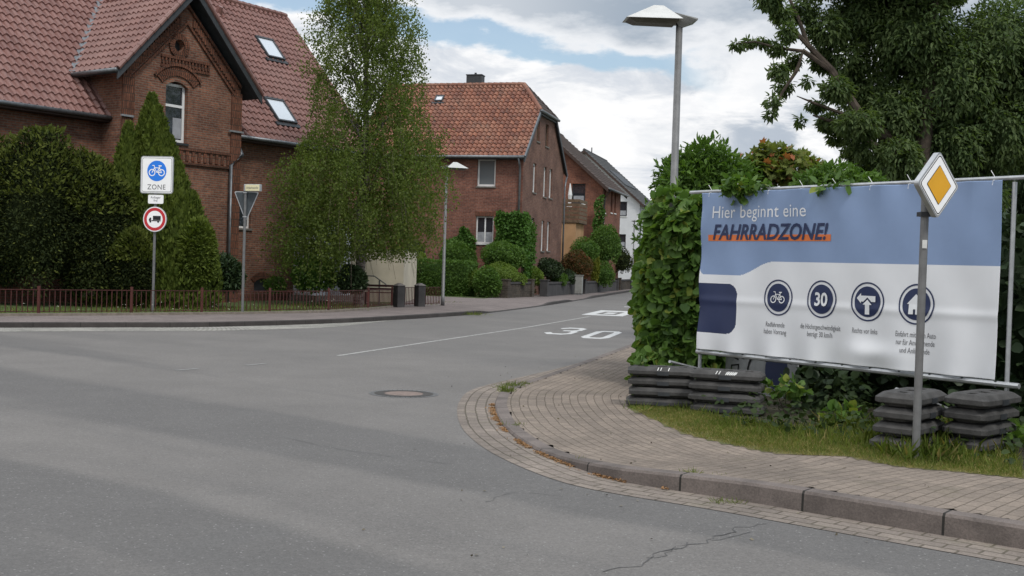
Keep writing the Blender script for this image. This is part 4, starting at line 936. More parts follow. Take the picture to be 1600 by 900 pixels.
S_ = Shapes(); S_.poly(rect(-.05, .17, -.02, .09)); S_.poly(rect(-.09, .17, -.05, -.028)); S_.poly([(-.16, -.05), (-.10, -.05), (-.10, .04), (-.14, .04), (-.165, -.01)]); S_.disc(-.12, -.065, .026, 16, 2); S_.disc(.10, -.065, .026, 16, 2); S_.put('lorry_symbol', m_black, P3, flat_xz(.03, -.077, zc3))
m = MB(); [m.box(-.045, .045, -.05, .045, z-.02, z+.02) for z in (zc_+.3, zc_-.3, zc3+.1, zc3-.1)]; m.build('clamp', m_alu, ZS)

b0 = AT(378.5, 490.5, 31.9); YS = empty('traffic_sign', (b0.x, 31.9, .12), R(0), 'grey post with the back of a triangular sign under a street name box', 'traffic sign', 'traffic signs')
zz = lambda py: AT(384, py, 31.9).z-.12; k_ = 31.9/1800
pole(YS, zz(298), .038)
tw_ = 37*k_/2*1.02; tz, bz = zz(299), zz(343)
tri_o = [(-tw_, tz-.03), (-tw_+.03, tz), (tw_-.03, tz), (tw_, tz-.03), (.03, bz), (-.03, bz)]
P1 = plate(YS, 'give_way_triangle', [(p[0]+.02, p[1]) for p in tri_o], 0, 0, .045, .02, m_alu)
S_ = Shapes(); cz_ = (tz*2+bz)/3; S_.poly([(p[0]*.9+.02, cz_+(p[1]-cz_)*.9) for p in tri_o]); S_.put('plate_back', m_signback, P1, lambda a, b, k: (a, .042, b))
S_ = Shapes(); S_.poly([(p[0]*.96+.02, cz_+(p[1]-cz_)*.96) for p in tri_o], [[(p[0]*.7+.02, cz_+(p[1]-cz_)*.7) for p in tri_o]]); S_.put('red_border', m_red, P1, lambda a, b, k: (a, .068, b))
m = MB(); m.box(-.05, .05, -.045, .045, tz-.05, tz-.02); m.box(-.05, .05, -.045, .045, bz+.06, bz+.09); m.build('clamp', m_alu, YS)
SB = empty('street_name_box', (0, 0, 0)); SB.parent = YS
z0_, z1_ = zz(299), zz(288)
SB.rotation_euler = (0, 0, R(-22)); m = MB(); m.bevbox(-.03, .50, -.05, .05, z0_, z1_, .008); m.build('box_body', m_alu, SB)
S_ = Shapes(); S_.poly(rect(.03, .49, z0_+.012, z1_-.012)); S_.put('box_face', m_cream_sign, SB, lambda a, b, k: (a, -.053, b))
S_ = Shapes(); S_.text('Schlachtstraße', .085, .26, z0_+.07, sx=.78); S_.put('lettering', m_greytext, SB, lambda a, b, k: (a, -.056, b))

# priority sign
b0 = AT(1430.5, 716, 10.5); PB = empty('traffic_sign', (b0.x, 10.5, .05), 0, 'yellow and white diamond priority sign on a grey post before the banner', 'traffic sign', 'traffic signs')
top = AT(1447, 335, 10.5).z-.05; pole(PB, top+.40, .036)
m = MB(); dc = AT(1459.5, 289, 10.4); dz = dc.z-.05; hd = 53*10.4/1800
DS = empty('diamond_panel', (dc.x-b0.x+.01, -.09, dz), R(35)); DS.parent = PB
def dia(h, r=.035):
    pts = []
    for a in (0, 90, 180, 270):
        c = (h-r*1.414)*math.cos(R(a)), (h-r*1.414)*math.sin(R(a)); pts += [(c[0]+r*math.cos(R(a+q)), c[1]+r*math.sin(R(a+q))) for q in (-45, -22, 0, 22, 45)]
    return pts
m.prism(dia(hd), 'y', -.04, .012); m.build('panel_box', m_alu, DS)
S_ = Shapes(); S_.poly(dia(hd-.02)); S_.put('panel_face', m_signwhite, DS, lambda a, b, k: (a, -.043, b))
S_ = Shapes(); S_.poly(dia(hd-.03, .03), [dia(hd-.042, .025)]); S_.put('panel_border', m_black, DS, lambda a, b, k: (a, -.045, b))
S_ = Shapes(); S_.poly(dia(hd*.59, .01)); S_.put('yellow_rim', m_black, DS, lambda a, b, k: (a, -.0455, b))
S_ = Shapes(); S_.poly(dia(hd*.565, .01)); S_.put('yellow_field', m_yellow, DS, lambda a, b, k: (a, -.047, b))
m = MB(); m.box(-.055, .055, -.07, .055, top-.02, top+.02); m.build('clamp', m_dark, PB)
m = MB(); m.box(-.028, .015, -.0455, -.043, AT(1440, 388, 10.5).z-.05, AT(1440, 375, 10.5).z-.05); m.build('sticker', m_chalk, PB)

# ================================================================== STREET LAMPS
def lamp(loc, rz, h, k=1., label=''):
    r_ = empty('street_lamp', loc, rz, label, 'street lamp', 'street lamps with pointed white hoods')
    m = MB(); m.tube([(0, 0, 0), (0, 0, .35), (0, 0, .36), (0, 0, h)], [.068*k, .068*k, .058*k, .046*k], 14); m.build('pole', m_pole, r_, smooth=True)
    hd_ = .76*k; wd_ = .26*k
    # hood: base rectangle reaching out along -x
    m = MB(); z = h+.02
    base = [(-hd_-.04, 0, z+.02), (-hd_*.55, -wd_, z), (.02, -wd_*.9, z), (.02, wd_*.9, z), (-hd_*.55, wd_, z)]
    base = [(-hd_, -wd_*.75, z), (.0, -wd_*.95, z), (.0, wd_*.95, z), (-hd_, wd_*.75, z)]
    tp = [(-hd_*.48, -.03*k, z+.21*k), (-hd_*.30, -.03*k, z+.21*k), (-hd_*.30, .03*k, z+.21*k), (-hd_*.48, .03*k, z+.21*k)]
    m.rings([base, tp]); m.build('hood', m_offwhite, r_)
    m = MB(); m.rings([[(-hd_*.95, -wd_*.65, z-.002), (-.04, -wd_*.8, z-.002), (-.04, wd_*.8, z-.002), (-hd_*.95, wd_*.65, z-.002)], [(-hd_*.82, -wd_*.45, z-.05*k), (-.08, -wd_*.5, z-.05*k), (-.08, wd_*.5, z-.05*k), (-hd_*.82, wd_*.45, z-.05*k)]]); m.build('lamp_tray', plain('lamp_tray', (.11, .10, .085), .5), r_)
    m = MB(); v = [(-.16*k, -.13*k, z+.10*k), (-.16*k, .13*k, z+.10*k), (.21*k, .0, z+.02*k), (.0, 0, z-.10*k), (-.05*k, 0, z+.02*k), (.19*k, .04*k, z-.005), (.19*k, -.04*k, z-.005)]
    m.add([(-.12*k, -.14*k, z+.105*k), (-.12*k, .14*k, z+.105*k), (.22*k, .16*k, z+.03*k), (.22*k, -.16*k, z+.03*k), (0, -.03, z-.09*k), (0, .03, z-.09*k), (.22*k, .16*k, z+.01*k), (.22*k, -.16*k, z+.01*k)],
          [(0, 3, 2, 1), (0, 4, 7, 3), (1, 2, 6, 5), (3, 7, 6, 2), (4, 5, 6, 7), (0, 1, 5, 4)]); m.build('rear_wing', plain('lamp_grey', (.30, .30, .29), .45), r_)
    return r_
ll_ = AT(1044, 560, 16.6); lt = AT(1058.5, 40, 16.6).z
lamp((ll_.x+.0, 16.6, .03), R(4), lt, 1.05, 'tall street lamp rising out of the hedge beside the banner')
l2 = AT(691.5, 478, 43.); lamp((l2.x, 43., .12), R(188), AT(695, 263, 43).z-.12, 1.05, 'street lamp with white hood standing at the driveway behind the pillars')
l3 = AT(988, 444, 84); lamp((l3.x, 84, .12), R(190), AT(990, 346, 84).z-.12, .9, 'slim distant street lamp in front of the white house')

# ================================================================== BANNER AND FRAME
Bd = Vector((.593, -.805, 0)).normalized(); Bn = Vector((-Bd.y*-1, 0, 0))
Bn = Vector((Bd.y, -Bd.x, 0)); Bn = Bn if Bn.y < 0 else -Bn      # towards the street
B0 = Vector((2.5, 15.3, 0)); BA = math.atan2(Bd.y, Bd.x); FB = Frame((B0.x, B0.y), BA)   # local x along banner, -y towards us
fsgn = -1 if (FB.m.to_3x3() @ Vector((0, -1, 0))).y < 0 else 1
def BP(px, py): p = FB.on(px, py, (0, 0, 0), (0, 1, 0)); return p.x, p.z
sL = BP(1096, 420)[0]; sR = BP(1562, 420)[0]; zT = BP(1100, 302)[1]; zB = BP(1095, 541)[1]
frm = empty('banner_frame', (B0.x, B0.y, .04), BA, 'galvanised tube frame on rubber base plates carrying the banner', 'frame')
m = MB(); m.tube([(sL-.28, .03, zT-.02), (sR+.25, .03, zT-.02)], .024, 8); m.build('top_rail', m_alu, frm)
m = MB(); m.tube([(sL-.05, .02, zB-.115), (sR+.25, .02, zB-.115)], .03, 8); m.build('bottom_rail', m_alu, frm)
for x in (sL-.02, sR+.1):
    m = MB(); m.tube([(x, .05, .1), (x, .05, zT-.06)], .024, 8); m.build('post', m_alu, frm)
for x in (sL-.02, sR-.9):
    m = MB(); m.tube([(x, .05, zB-.35), (x+.25, -.75, .50)], .02, 6); m.tube([(x, .05, zB-.35), (x+.1, .8, .1)], .02, 6); m.build('brace', m_alu, frm)
for x in np.linspace(sL, sR, 12): m = MB(); m.box(x-.012, x+.012, -.002, .06, zB-.15, zB-.085); m.build('clamp', m_anthra, frm)
Hh = zT-zB
def wr(s, z):
    t = (z-zB)/Hh; e = math.exp(-((1-t)/.13)); e2 = math.exp(-(t/.16))
    w0 = .009*math.sin(2.1*s+1.3*z)+.006*math.sin(4.7*s-2.2*z+1)+.003*math.sin(9*s+5*z)
    w0 += e*.022*math.cos(s*2*math.pi/.56+.5)*math.exp(-abs(math.sin(s*math.pi/.56))*.5)+e2*.020*math.sin(s*2*math.pi/.62+1.)+.028*math.exp(-((s-2.75)/.35)**2-((z-zB-.12)/.12)**2)
    w0 += .010*math.exp(-abs(s-sL)/.12)*math.sin(9*z)+.006*math.exp(-((z-zB-.62*1.0)/.05)**2)
    return -w0*1.5
def bpos(s, z, k=0.): return (s, -.012+wr(s, z)-k, z)
def zlow(s): return zB-.075
ban = empty('advertising_banner', (B0.x, B0.y, .0), BA, 'wide blue and white banner announcing the bicycle zone, tied to the tube frame', 'banner')
zT2 = zT; ban.location.z = .0
nS, nZ = 480, 200; m = MB(); bz0, bz1 = zB-.035, zT
# blue field boundary
pA = BP(1100, 428)[1]; s1, zlo = BP(1165, 431)[0], BP(1165, 431)[1]; s2, zhi = BP(1198, 409)[0], BP(1198, 409)[1]
def blue(s, z):
    lim = zlo+(zhi-zlo)*sm(s, BP(1153, 420)[0], BP(1208, 420)[0]);
    if s < sL+.09 and z < lim+.09: return (s-sL-.09)**2+(z-lim-.09)**2 < .09**2 or z > lim+.09
    return z > lim
n_s0, n_z1, n_s1, n_z0 = sL, BP(1120, 443)[1], BP(1153.5, 480)[0], BP(1120, 520)[1]
def navy(s, z):
    if not (s < n_s1 and n_z0 < z < n_z1): return False
    r = .16
    for cz in (n_z0+r, n_z1-r):
        if s > n_s1-r and (z < n_z0+r if cz == n_z0+r else z > n_z1-r): return (s-n_s1+r)**2+(z-cz)**2 < r*r
    return True
gs = np.linspace(sL, sR, nS+1); gz = np.linspace(bz0, bz1, nZ+1)
m.v = [bpos(a, b) for b in gz for a in gs]
for j in range(nZ):
    zc0 = (gz[j]+gz[j+1])/2
    for i in range(nS):
        sc0 = (gs[i]+gs[i+1])/2; m.f.append([j*(nS+1)+i, j*(nS+1)+i+1, (j+1)*(nS+1)+i+1, (j+1)*(nS+1)+i]); m.uv.append([(0, 0)]*4)
        m.mi.append(1 if blue(sc0, zc0) else (2 if navy(sc0, zc0) else 0))
o = m.build('banner_sheet', [m_banner_w, m_banner_b, m_navy], ban, smooth=True)
sol = o.modifiers.new('thickness', 'SOLIDIFY'); sol.thickness = .002; sol.offset = 1 if False else -1
def onban(a, b, k): return bpos(a, b, .007+k)
x0, zb_ = BP(1113, 341); x1, zb2 = BP(1261, 341)
hs = BP(1113, 322)[1]-BP(1113, 341)[1]
S_ = Shapes(); S_.text('Hier beginnt eine', hs/.70, 0, 0, align='LEFT', space=1.03); wdt = max(v[0] for v in S_.v); k0 = (x1-x0)/wdt; S_.v = [(x0+v[0]*k0, zb_+v[1], v[2]) for v in S_.v]; S_.put('headline', m_banner_w, ban, onban)
x0, z0 = BP(1114, 374); x1, _z = BP(1295, 374); hs = BP(1114, 351)[1]-z0
S_ = Shapes(); S_.text('FAHRRADZONE!', hs/.70, 0, 0, align='LEFT', shear=.22, off=.006); wdt = max(v[0] for v in S_.v); k0 = (x1-x0)/wdt; S_.v = [(x0+v[0]*k0, z0+v[1], v[2]+14) for v in S_.v]; S_.put('headline_bold', m_navy, ban, onban)
q0 = BP(1108, 376.5); q1 = BP(1300, 378); t0 = BP(1108, 367)[1]
S_ = Shapes(); n = 24
for i in range(n):
    a = q0[0]+(q1[0]-q0[0])*i/n; b = q0[0]+(q1[0]-q0[0])*(i+1)/n; S_.v += [(a, q0[1], 0), (b, q0[1], 0), (b, t0, 0), (a, t0, 0)]; S_.f.append([4*i, 4*i+1, 4*i+2, 4*i+3])
S_.put('orange_underline', m_orange, ban, lambda a, b, k: bpos(a, b, .006))
icons = [(1216, 465), (1285.5, 467.5), (1357.5, 471.5), (1434.5, 475.5)]
for k, (px, py) in enumerate(icons):
    cs_, cz_ = BP(px, py); zt_ = BP(px, py-(28.2+k*1.25))[1]; r_ = zt_-cz_
    S_ = Shapes(); S_.ring(cs_, cz_, r_*.92, r_, 60); e_ = S_.put('emblem', m_navy, ban, onban)
    S_ = Shapes(); S_.disc(cs_, cz_, r_*.78, 56, 8); S_.put('emblem_disc', m_navy, e_, onban)
    S_ = Shapes(); up = 34; nm = ('bicycle_symbol', 'speed_number', 'arrow_symbol', 'house_symbol')[k]
    if k == 0: S_.bike(cs_, cz_+.0, r_*1.02)
    if k == 1: S_.text('30', r_*.98, cs_, cz_-r_*.34, off=.006, sx=.92)
    if k == 2:
        f_ = lambda pts: S_.poly([(cs_+a*r_, cz_+b*r_) for a, b in pts])
        f_([(-.62, .17), (-.36, .43), (-.36, .30), (.50, .30), (.50, .0), (.26, .0), (.02, .22), (-.22, .0), (-.36, .0), (-.36, -.09)])
        f_([(-.11, -.65), (.15, -.65), (.15, -.15), (.29, -.15), (.02, .11), (-.25, -.15), (-.11, -.15)])
    if k == 3:
        f_ = lambda pts: S_.poly([(cs_+a*r_, cz_+b*r_) for a, b in pts])
        f_([(-.5, .0), (0, .50), (.5, .0), (.36, .0), (.36, -.5), (.0, -.5), (.0, -.25), (-.12, -.25), (-.12, -.5), (-.38, -.5), (-.38, .0)])
    S_.v = [(a, b, c+up) for a, b, c in S_.v]; S_.put(nm, m_banner_w, e_, onban)
caps = [('Radfahrende\nhaben Vorrang', 1211, 507, 34), ('die Höchstgeschwindigkeit\nbeträgt 30 km/h', 1282, 511, 63), ('Rechts vor links', 1352.5, 517, 38), ('Einfahrt mit dem Auto\nnur für Anwohnende\nund Anliegende', 1433, 523, 61)]
for tx, px, py, wpx in caps:
    cs_, cz_ = BP(px, py); S_ = Shapes(); S_.text(tx, .088, 0, 0, lead=1.0); a = min(v[0] for v in S_.v); b = max(v[0] for v in S_.v)
    k0 = (BP(px+wpx/2, py)[0]-BP(px-wpx/2, py)[0])/(b-a); S_.v = [(cs_+v[0]*k0, cz_-.03+v[1], v[2]) for v in S_.v]; S_.put('caption', m_greytext, ban, onban)
m = MB()
for x in np.linspace(sL+.12, sR-.1, 9):
    m.tube([(x, -.03, zT-.05), (x+.01, -.035, zT), (x-.01, .06, zT+.01), (x-.05-.03*random.random(), .02, zT+.11)], .004, 5)
for z in np.linspace(zB+.1, zT-.25, 5): m.tube([(sL+.02, -.03, z), (sL-.04, .05, z+.01)], .004, 5)
m.build('cable_tie', m_signwhite, ban)

# ---- rubber base plates
def base_plate():
    r_ = empty('rubber_base_plate', (0, 0, 0)); r_['category'] = 'base plate'
    Lx, Ly, Hz = .42, .22, .105; c = .045
    def oct_(dx, cc=c): x, y = Lx-dx, Ly-dx; cc = cc+dx*.5; return [(-x+cc, -y), (x-cc, -y), (x, -y+cc), (x, y-cc), (x-cc, y), (-x+cc, y), (-x, y-cc), (-x, -y+cc)]
    m = MB(); rs = [(.065, 0), (.06, .018), (.004, .024), (.0, .030), (.0, .062), (.004, .066), (.045, .096), (.055, .10)]
    m.rings([[(x, y, z) for x, y in oct_(d)] for d, z in rs], cap=False); m.add([(x, y, 0) for x, y in oct_(.065)], [tuple(range(8))])
    hol = [rect(-.30, -.20, -.045, .045), rect(.20, .30, -.045, .045), rect(-.06, .06, -.05, .05)]
    tp = oct_(.055); allp = [p for l in [tp]+hol for p in l]; tri = tessellate_polygon([[Vector((p[0], p[1], 0)) for p in l] for l in [tp]+hol])
    m.add([(x, y, .10) for x, y in allp], tri)
    for h in hol:
        a = [(x, y, .10) for x, y in h]; b = [(x*1, y*1, .03) for x, y in h]; m.add(a+b, [(0, 1, 5, 4), (1, 2, 6, 5), (2, 3, 7, 6), (3, 0, 4, 7), (4, 5, 6, 7)])
    m.build('plate_body', m_rubber, r_)
    m = MB(); m.box(-.07, .07, -Ly-.006, -Ly+.03, .020, .060); m.build('hand_grip', m_anthra, r_)
    return r_
proto = base_plate(); first = [True]
def stack(px, py, z, rz, n, desc, sp=.112):
    g_ = G(px, py, z); word = ['topmost', 'second from top', 'third from top', 'fourth from top', 'fifth from top']
    for k in range(n):
        o = proto if first[0] else copy_tree(proto); first[0] = False
        a = random.uniform(-1, 1)
        o.location = (g_[0]+random.uniform(-.02, .02), g_[1]+random.uniform(-.02, .02), z+k*sp); o.scale = (1, 1, sp/.108); o.rotation_euler = (0, 0, R(rz+2*a)); lv = n-1-k
        o['label'] = ('%s black rubber plate of the stack %s' % (word[lv], desc)); o['group'] = 'rubber base plates stacked under the banner'
        if lv == 0: tops.append(o)
tops = []
stack(1034, 634, .045, -6, 4, 'beside the leafy hedge', .122); stack(1136, 645, .045, -20, 4, 'below the left end of the banner', .128)
stack(1420, 699, .05, 50, 4, 'beside the priority sign post', .142); stack(1532, 701, .05, 46, 4, 'right of the priority sign post', .142)
for o, tx in zip(tops[:2], ('11   1', '11   ###')):
    S_ = Shapes(); S_.text(tx, .07, 0, 0, shear=.3, off=.002); S_.put('chalk_marks', m_chalk, o, lambda a, b, k: (a, -.215+b*.80, .071+b*.59+k))
# board with sprayed letters leaning behind
gb = empty('sprayed_board', FB.m @ Vector((.6, .9, .05)), BA, 'pale board with dark sprayed marks standing behind the banner frame', 'board')
sA = FB.on(1133, 590, (0, .9, 0), (0, 1, 0)); sB_ = FB.on(1246, 590, (0, .9, 0), (0, 1, 0)); wB = sB_.x-sA.x; ox = sA.x-.6; zb0 = FB.on(1180, 612, (0, .9, 0), (0, 1, 0)).z-.05
m = MB(); m.rings([[(ox, 0, 0), (ox+wB, 0, 0), (ox+wB, .02, 0), (ox, .02, 0)], [(ox, 0, 1.1), (ox+wB, 0, 1.1), (ox+wB, .02, 1.1), (ox, .02, 1.1)]]); m.build('board_panel', plain('board_grey', (.30, .31, .32), .7, var=.2, scale=3.), gb)
S_ = Shapes(); zc0 = .36; S_.ring(ox+wB*.72, zc0, 0.0, .26, 28, .75); S_.put('dark_patch', m_navy, gb, lambda a, b, k: (a, -.004, b))
S_ = Shapes(); S_.ring(ox+wB*.45, zc0-.05, .20, .24, 20, .7, R(100), R(290)); S_.line([(ox+.12, .58), (ox+.22, .55), (ox+.14, .48), (ox+.24, .45)], .022); S_.line([(ox+.12, .36), (ox+.25, .38), (ox+.24, .28), (ox+.13, .26), (ox+.12, .36)], .022); S_.put('sprayed_marks', m_black, gb, lambda a, b, k: (a, -.008-k, b))

# ================================================================== FENCE, PILLARS, GARDEN WALLS
fp = [G(*p, .13) for p in ((60, 493), (205, 492), (315, 491), (421, 489.5), (513, 487.5), (575, 483.5), (612, 480))]
d0 = np.array(fp[0])-np.array(fp[1]); fp = [tuple(np.array(fp[0])+d0*1.0), ]+fp
fe = empty('metal_fence', (fp[1][0], fp[1][1], .13), 0, 'low rusty red metal fence of thin upright bars along the old house garden', 'fence')
ox_, oy_ = fp[1]
fr_ = MB(); rl = MB(); hF = .66
for a, b in zip(fp[:-1], fp[1:]):
    A_ = Vector((a[0]-ox_, a[1]-oy_, 0)); B_ = Vector((b[0]-ox_, b[1]-oy_, 0)); n = int((B_-A_).length/.13)
    for k in range(1, n): p = A_+(B_-A_)*k/n; fr_.bar(p+Vector((0, 0, .08)), p+Vector((0, 0, hF-.02)), .022, .012)
    rl.bar(A_+Vector((0, 0, hF-.03)), B_+Vector((0, 0, hF-.03)), .035, .02); rl.bar(A_+Vector((0, 0, .10)), B_+Vector((0, 0, .10)), .03, .018)
fr_.build('bars', m_red_steel, fe); rl.build('rail', m_red_steel, fe)
for a in fp: m = MB(); m.box(a[0]-ox_-.03, a[0]-ox_+.03, a[1]-oy_-.03, a[1]-oy_+.03, 0, hF+.06); m.build('post', plain('red_post', (.075, .02, .015), .6, var=.2), fe)
# stone edging
o = loft(crom([(x, y-.12) for x, y in fp], .5), lambda i, s: [(0.05, .12), (0.05, .19), (-.07, .19), (-.07, .12)], 'garden_edging', m_stone); tag(o, 'low grey concrete edging below the red metal fence', 'edging')
for k, (px, w_, lb) in enumerate(((623, 20, 'square dark grey gate pillar at the end of the red fence'), (655.5, 19, 'square dark grey gate pillar nearest the street lamp'))):
    D_ = 40.2+k*1.2; q = AT(px, 478, D_); hh = AT(px, 444, D_).z-.1; wv = w_*D_/1800/1.5
    r_ = empty('gate_pillar', (q.x, D_, .1), R(38), lb, 'pillar', 'gate pillars'); m = MB(); m.box(-wv/2, wv/2, -wv/2, wv/2, 0, hh-.05); m.build('shaft', m_granite, r_)
    m = MB(); m.rings([[(-wv/2-.02, -wv/2-.02, hh-.049), (wv/2+.02, -wv/2-.02, hh-.049), (wv/2+.02, wv/2+.02, hh-.049), (-wv/2-.02, wv/2+.02, hh-.049)], [(-.04, -.04, hh+.04), (.04, -.04, hh+.04), (.04, .04, hh+.04), (-.04, .04, hh+.04)]]); m.build('cap', m_granite2, r_)
def bars(name, pa, pb, D1, D2, z1, label, cat, mat=m_red_steel, h=.7):
    A_ = AT(pa, 470, D1); B_ = AT(pb, 470, D2); r_ = empty(name, (A_.x, D1, .12), 0, label, cat); v = Vector((B_.x-A_.x, D2-D1, 0)); n = max(3, int(v.length/.12)); m = MB()
    for k in range(n+1): p = v*k/n; m.bar(p+Vector((0, 0, .08)), p+Vector((0, 0, h)), .025, .014)
    m.build('bars', mat, r_); m = MB(); m.bar((0, 0, h), v+Vector((0, 0, h)), .03, .02); m.bar((0, 0, .12), v+Vector((0, 0, .12)), .03, .02); m.build('rail', mat, r_); return r_
bars('garden_gate', 633, 647, 40.4, 41.2, .12, 'small dark metal gate between the two grey pillars', 'gate'); bars('fence_panel', 665, 687, 41.6, 42.6, .12, 'short piece of red metal fence behind the street lamp', 'fence')
def gwall(pa, Da, pb, Db, h, th, mat, label, pill=True, capm=m_granite):
    A_ = AT(pa, 460, Da); B_ = AT(pb, 460, Db); v = Vector((B_.x-A_.x, Db-Da, 0)); ln = v.length; a = math.atan2(v.y, v.x)
    r_ = empty('garden_wall', (A_.x, Da, .1), a, label, 'garden wall', 'low garden walls along the pavement'); m = MB(); m.box(.22, ln-.22, -th/2, th/2, 0, h-.1); m.build('wall_body', mat, r_)
    m = MB(); m.box(.2, ln-.2, -th/2-.04, th/2+.04, h-.099, h); m.build('coping', capm, r_)
    if pill:
        for x in (0.0, ln-.4): m = MB(); m.box(x, x+.4-.001, -.2, .2, 0, h+.08); m.box(x-.03, x+.43, -.23, .23, h+.081, h+.14); m.build('pillar', mat, r_)
gwall(787, 55.5, 829, 59.5, .80, .22, m_gwall, 'mossy grey brick garden wall with short pillars nearest the round bushes')
gwall(849, 60.5, 899, 69, .78, .22, m_granite, 'dark rendered garden wall left of the grey cabinet')
gwall(909, 69.5, 962, 84, .78, .22, m_granite, 'long dark garden wall right of the grey cabinet')
gwall(965, 86, 1000, 100, .8, .22, m_gwall, 'farthest low garden wall beside the distant lamp')
q = AT(904, 455, 66.8); cb = empty('utility_cabinet', (q.x, 66.8, .12), A2, 'narrow pale grey utility cabinet between two dark garden walls', 'cabinet')
m = MB(); m.bevbox(-.22, .22, -.14, .14, .1, 1.12, .015); m.build('cabinet_body', m_cab, cb); m = MB(); m.box(-.25, .25, -.17, .17, 1.12, 1.16); m.build('lid', m_cab, cb); m = MB(); m.box(-.21, .21, -.13, .13, 0, .1); m.build('base', m_pole, cb); m = MB(); m.box(-.19, .19, -.147, -.141, .2, 1.05); m.build('door', m_cab, cb)
bn = empty('garden_bench', (AT(590, 470, 41.5).x, 42.2, .13), R(20), 'small dark wooden bench behind the red fence', 'bench')
m = MB(); [m.box(-.6, .6, -.2+k*.13, -.1+k*.13, .42, .45) for k in range(3)]; m.build('seat', m_red_steel, bn); m = MB(); [m.box(-.6, .6, .2, .23, .52+k*.12, .60+k*.12) for k in range(2)]; m.build('backrest', m_red_steel, bn)
for x in (-.5, .5): m = MB(); m.box(x-.03, x+.03, -.18, .24, 0, .42); m.build('leg', m_dark, bn)

# ================================================================== GARDENS
def blades(poly_fn, n, size, mat, name, bbox, z, lean=.5, tuft=None):
    P = np.stack([rng.uniform(bbox[0], bbox[1], n), rng.uniform(bbox[2], bbox[3], n)], 1); P = P[poly_fn(P)]
    zz_ = np.array([z(a, b) for a, b in P]); P3 = np.column_stack([P, zz_]); T = np.column_stack([rng.normal(size=(len(P), 2))*lean, np.ones(len(P))])
    sz = size*(.5+rng.random(len(P))*.9)
    if tuft is not None: sz = sz*tuft(P)
    return scatter(P3, T, sz, T_BLADE)
def inpoly(poly):
    P = np.array(poly)
    def f(Q):
        r = np.zeros(len(Q), bool); j = len(P)-1
        for i in range(len(P)):
            c = ((P[i][1] > Q[:, 1]) != (P[j][1] > Q[:, 1])) & (Q[:, 0] < (P[j][0]-P[i][0])*(Q[:, 1]-P[i][1])/((P[j][1]-P[i][1]) or 1e-9)+P[i][0]); r ^= c; j = i
        return r
    return f
fp2 = [np.array(p) for p in fp]; d1 = np.array((.571, .821)); nb = np.array((-.821, .571))
g1 = [tuple(p) for p in fp2]+[tuple(AT(612, 470, 47)[:2]), tuple(F1.m.to_3x3() @ Vector((1, 12, 0))+F1.o)[:2], (-40, 50), (-40, 20)]
o = sheet('lawn', g1, .124, m_lawn); tag(o, kind='structure')
band = [tuple(p) for p in fp2]+[tuple(p+nb*3.2) for p in fp2[::-1]]
parts = [blades(inpoly(band), 42000, .13, None, '', (-30, -3, 18, 44), lambda a, b: .125)]
o = leaf_obj('grass', parts, lf_grass); tag(o, 'tall green grass growing behind the red metal fence', 'grass', kind='stuff')
ps = []
for k in range(70):
    t = rng.random(); i = int(t*(len(fp2)-1)); q = fp2[i]+(fp2[min(i+1, len(fp2)-1)]-fp2[i])*rng.random()+nb*rng.uniform(.1, 1.5); ps.append((q[0], q[1], rng.uniform(.2, .42)))
P = np.array(ps); fl_ = []
for a in range(6): fl_.append(scatter(P, np.column_stack([np.full(len(P), math.cos(a)), np.full(len(P), math.sin(a)), np.full(len(P), .2)]), .022*np.ones(len(P)), T_DIAM, flat=np.array([0, 0, 1.])))
o = leaf_obj('wildflowers', fl_, m_flower); tag(o, 'small white flowers dotted through the grass behind the fence', 'flowers', kind='stuff')
g2p = [tuple(AT(p, 460, D)[:2]) for p, D in ((634, 56), (700, 55), (770, 53.8), (783, 55.2), (830, 59), (850, 60.5), (900, 69), (965, 86), (1003, 104))]+[(10, 118), (-16, 118), (-16, 60)]
o = sheet('lawn', g2p, .125, m_lawn); tag(o, kind='structure')

def PX(px, py, D): p = AT(px, py, D); return (p.x, p.y, p.z)
def psh(px, py, rx, ry, D, n, size, mat, label, cat='bush', tmpl=T_DIAM, name='garden_bush', dy=None, **k):
    c = PX(px, py, D); s = D/1800; return shrub(name, c, (rx*s, dy or rx*s*.9, ry*s), n, size, mat, label, cat, tmpl, **k)
GB = 'garden bushes along the street'
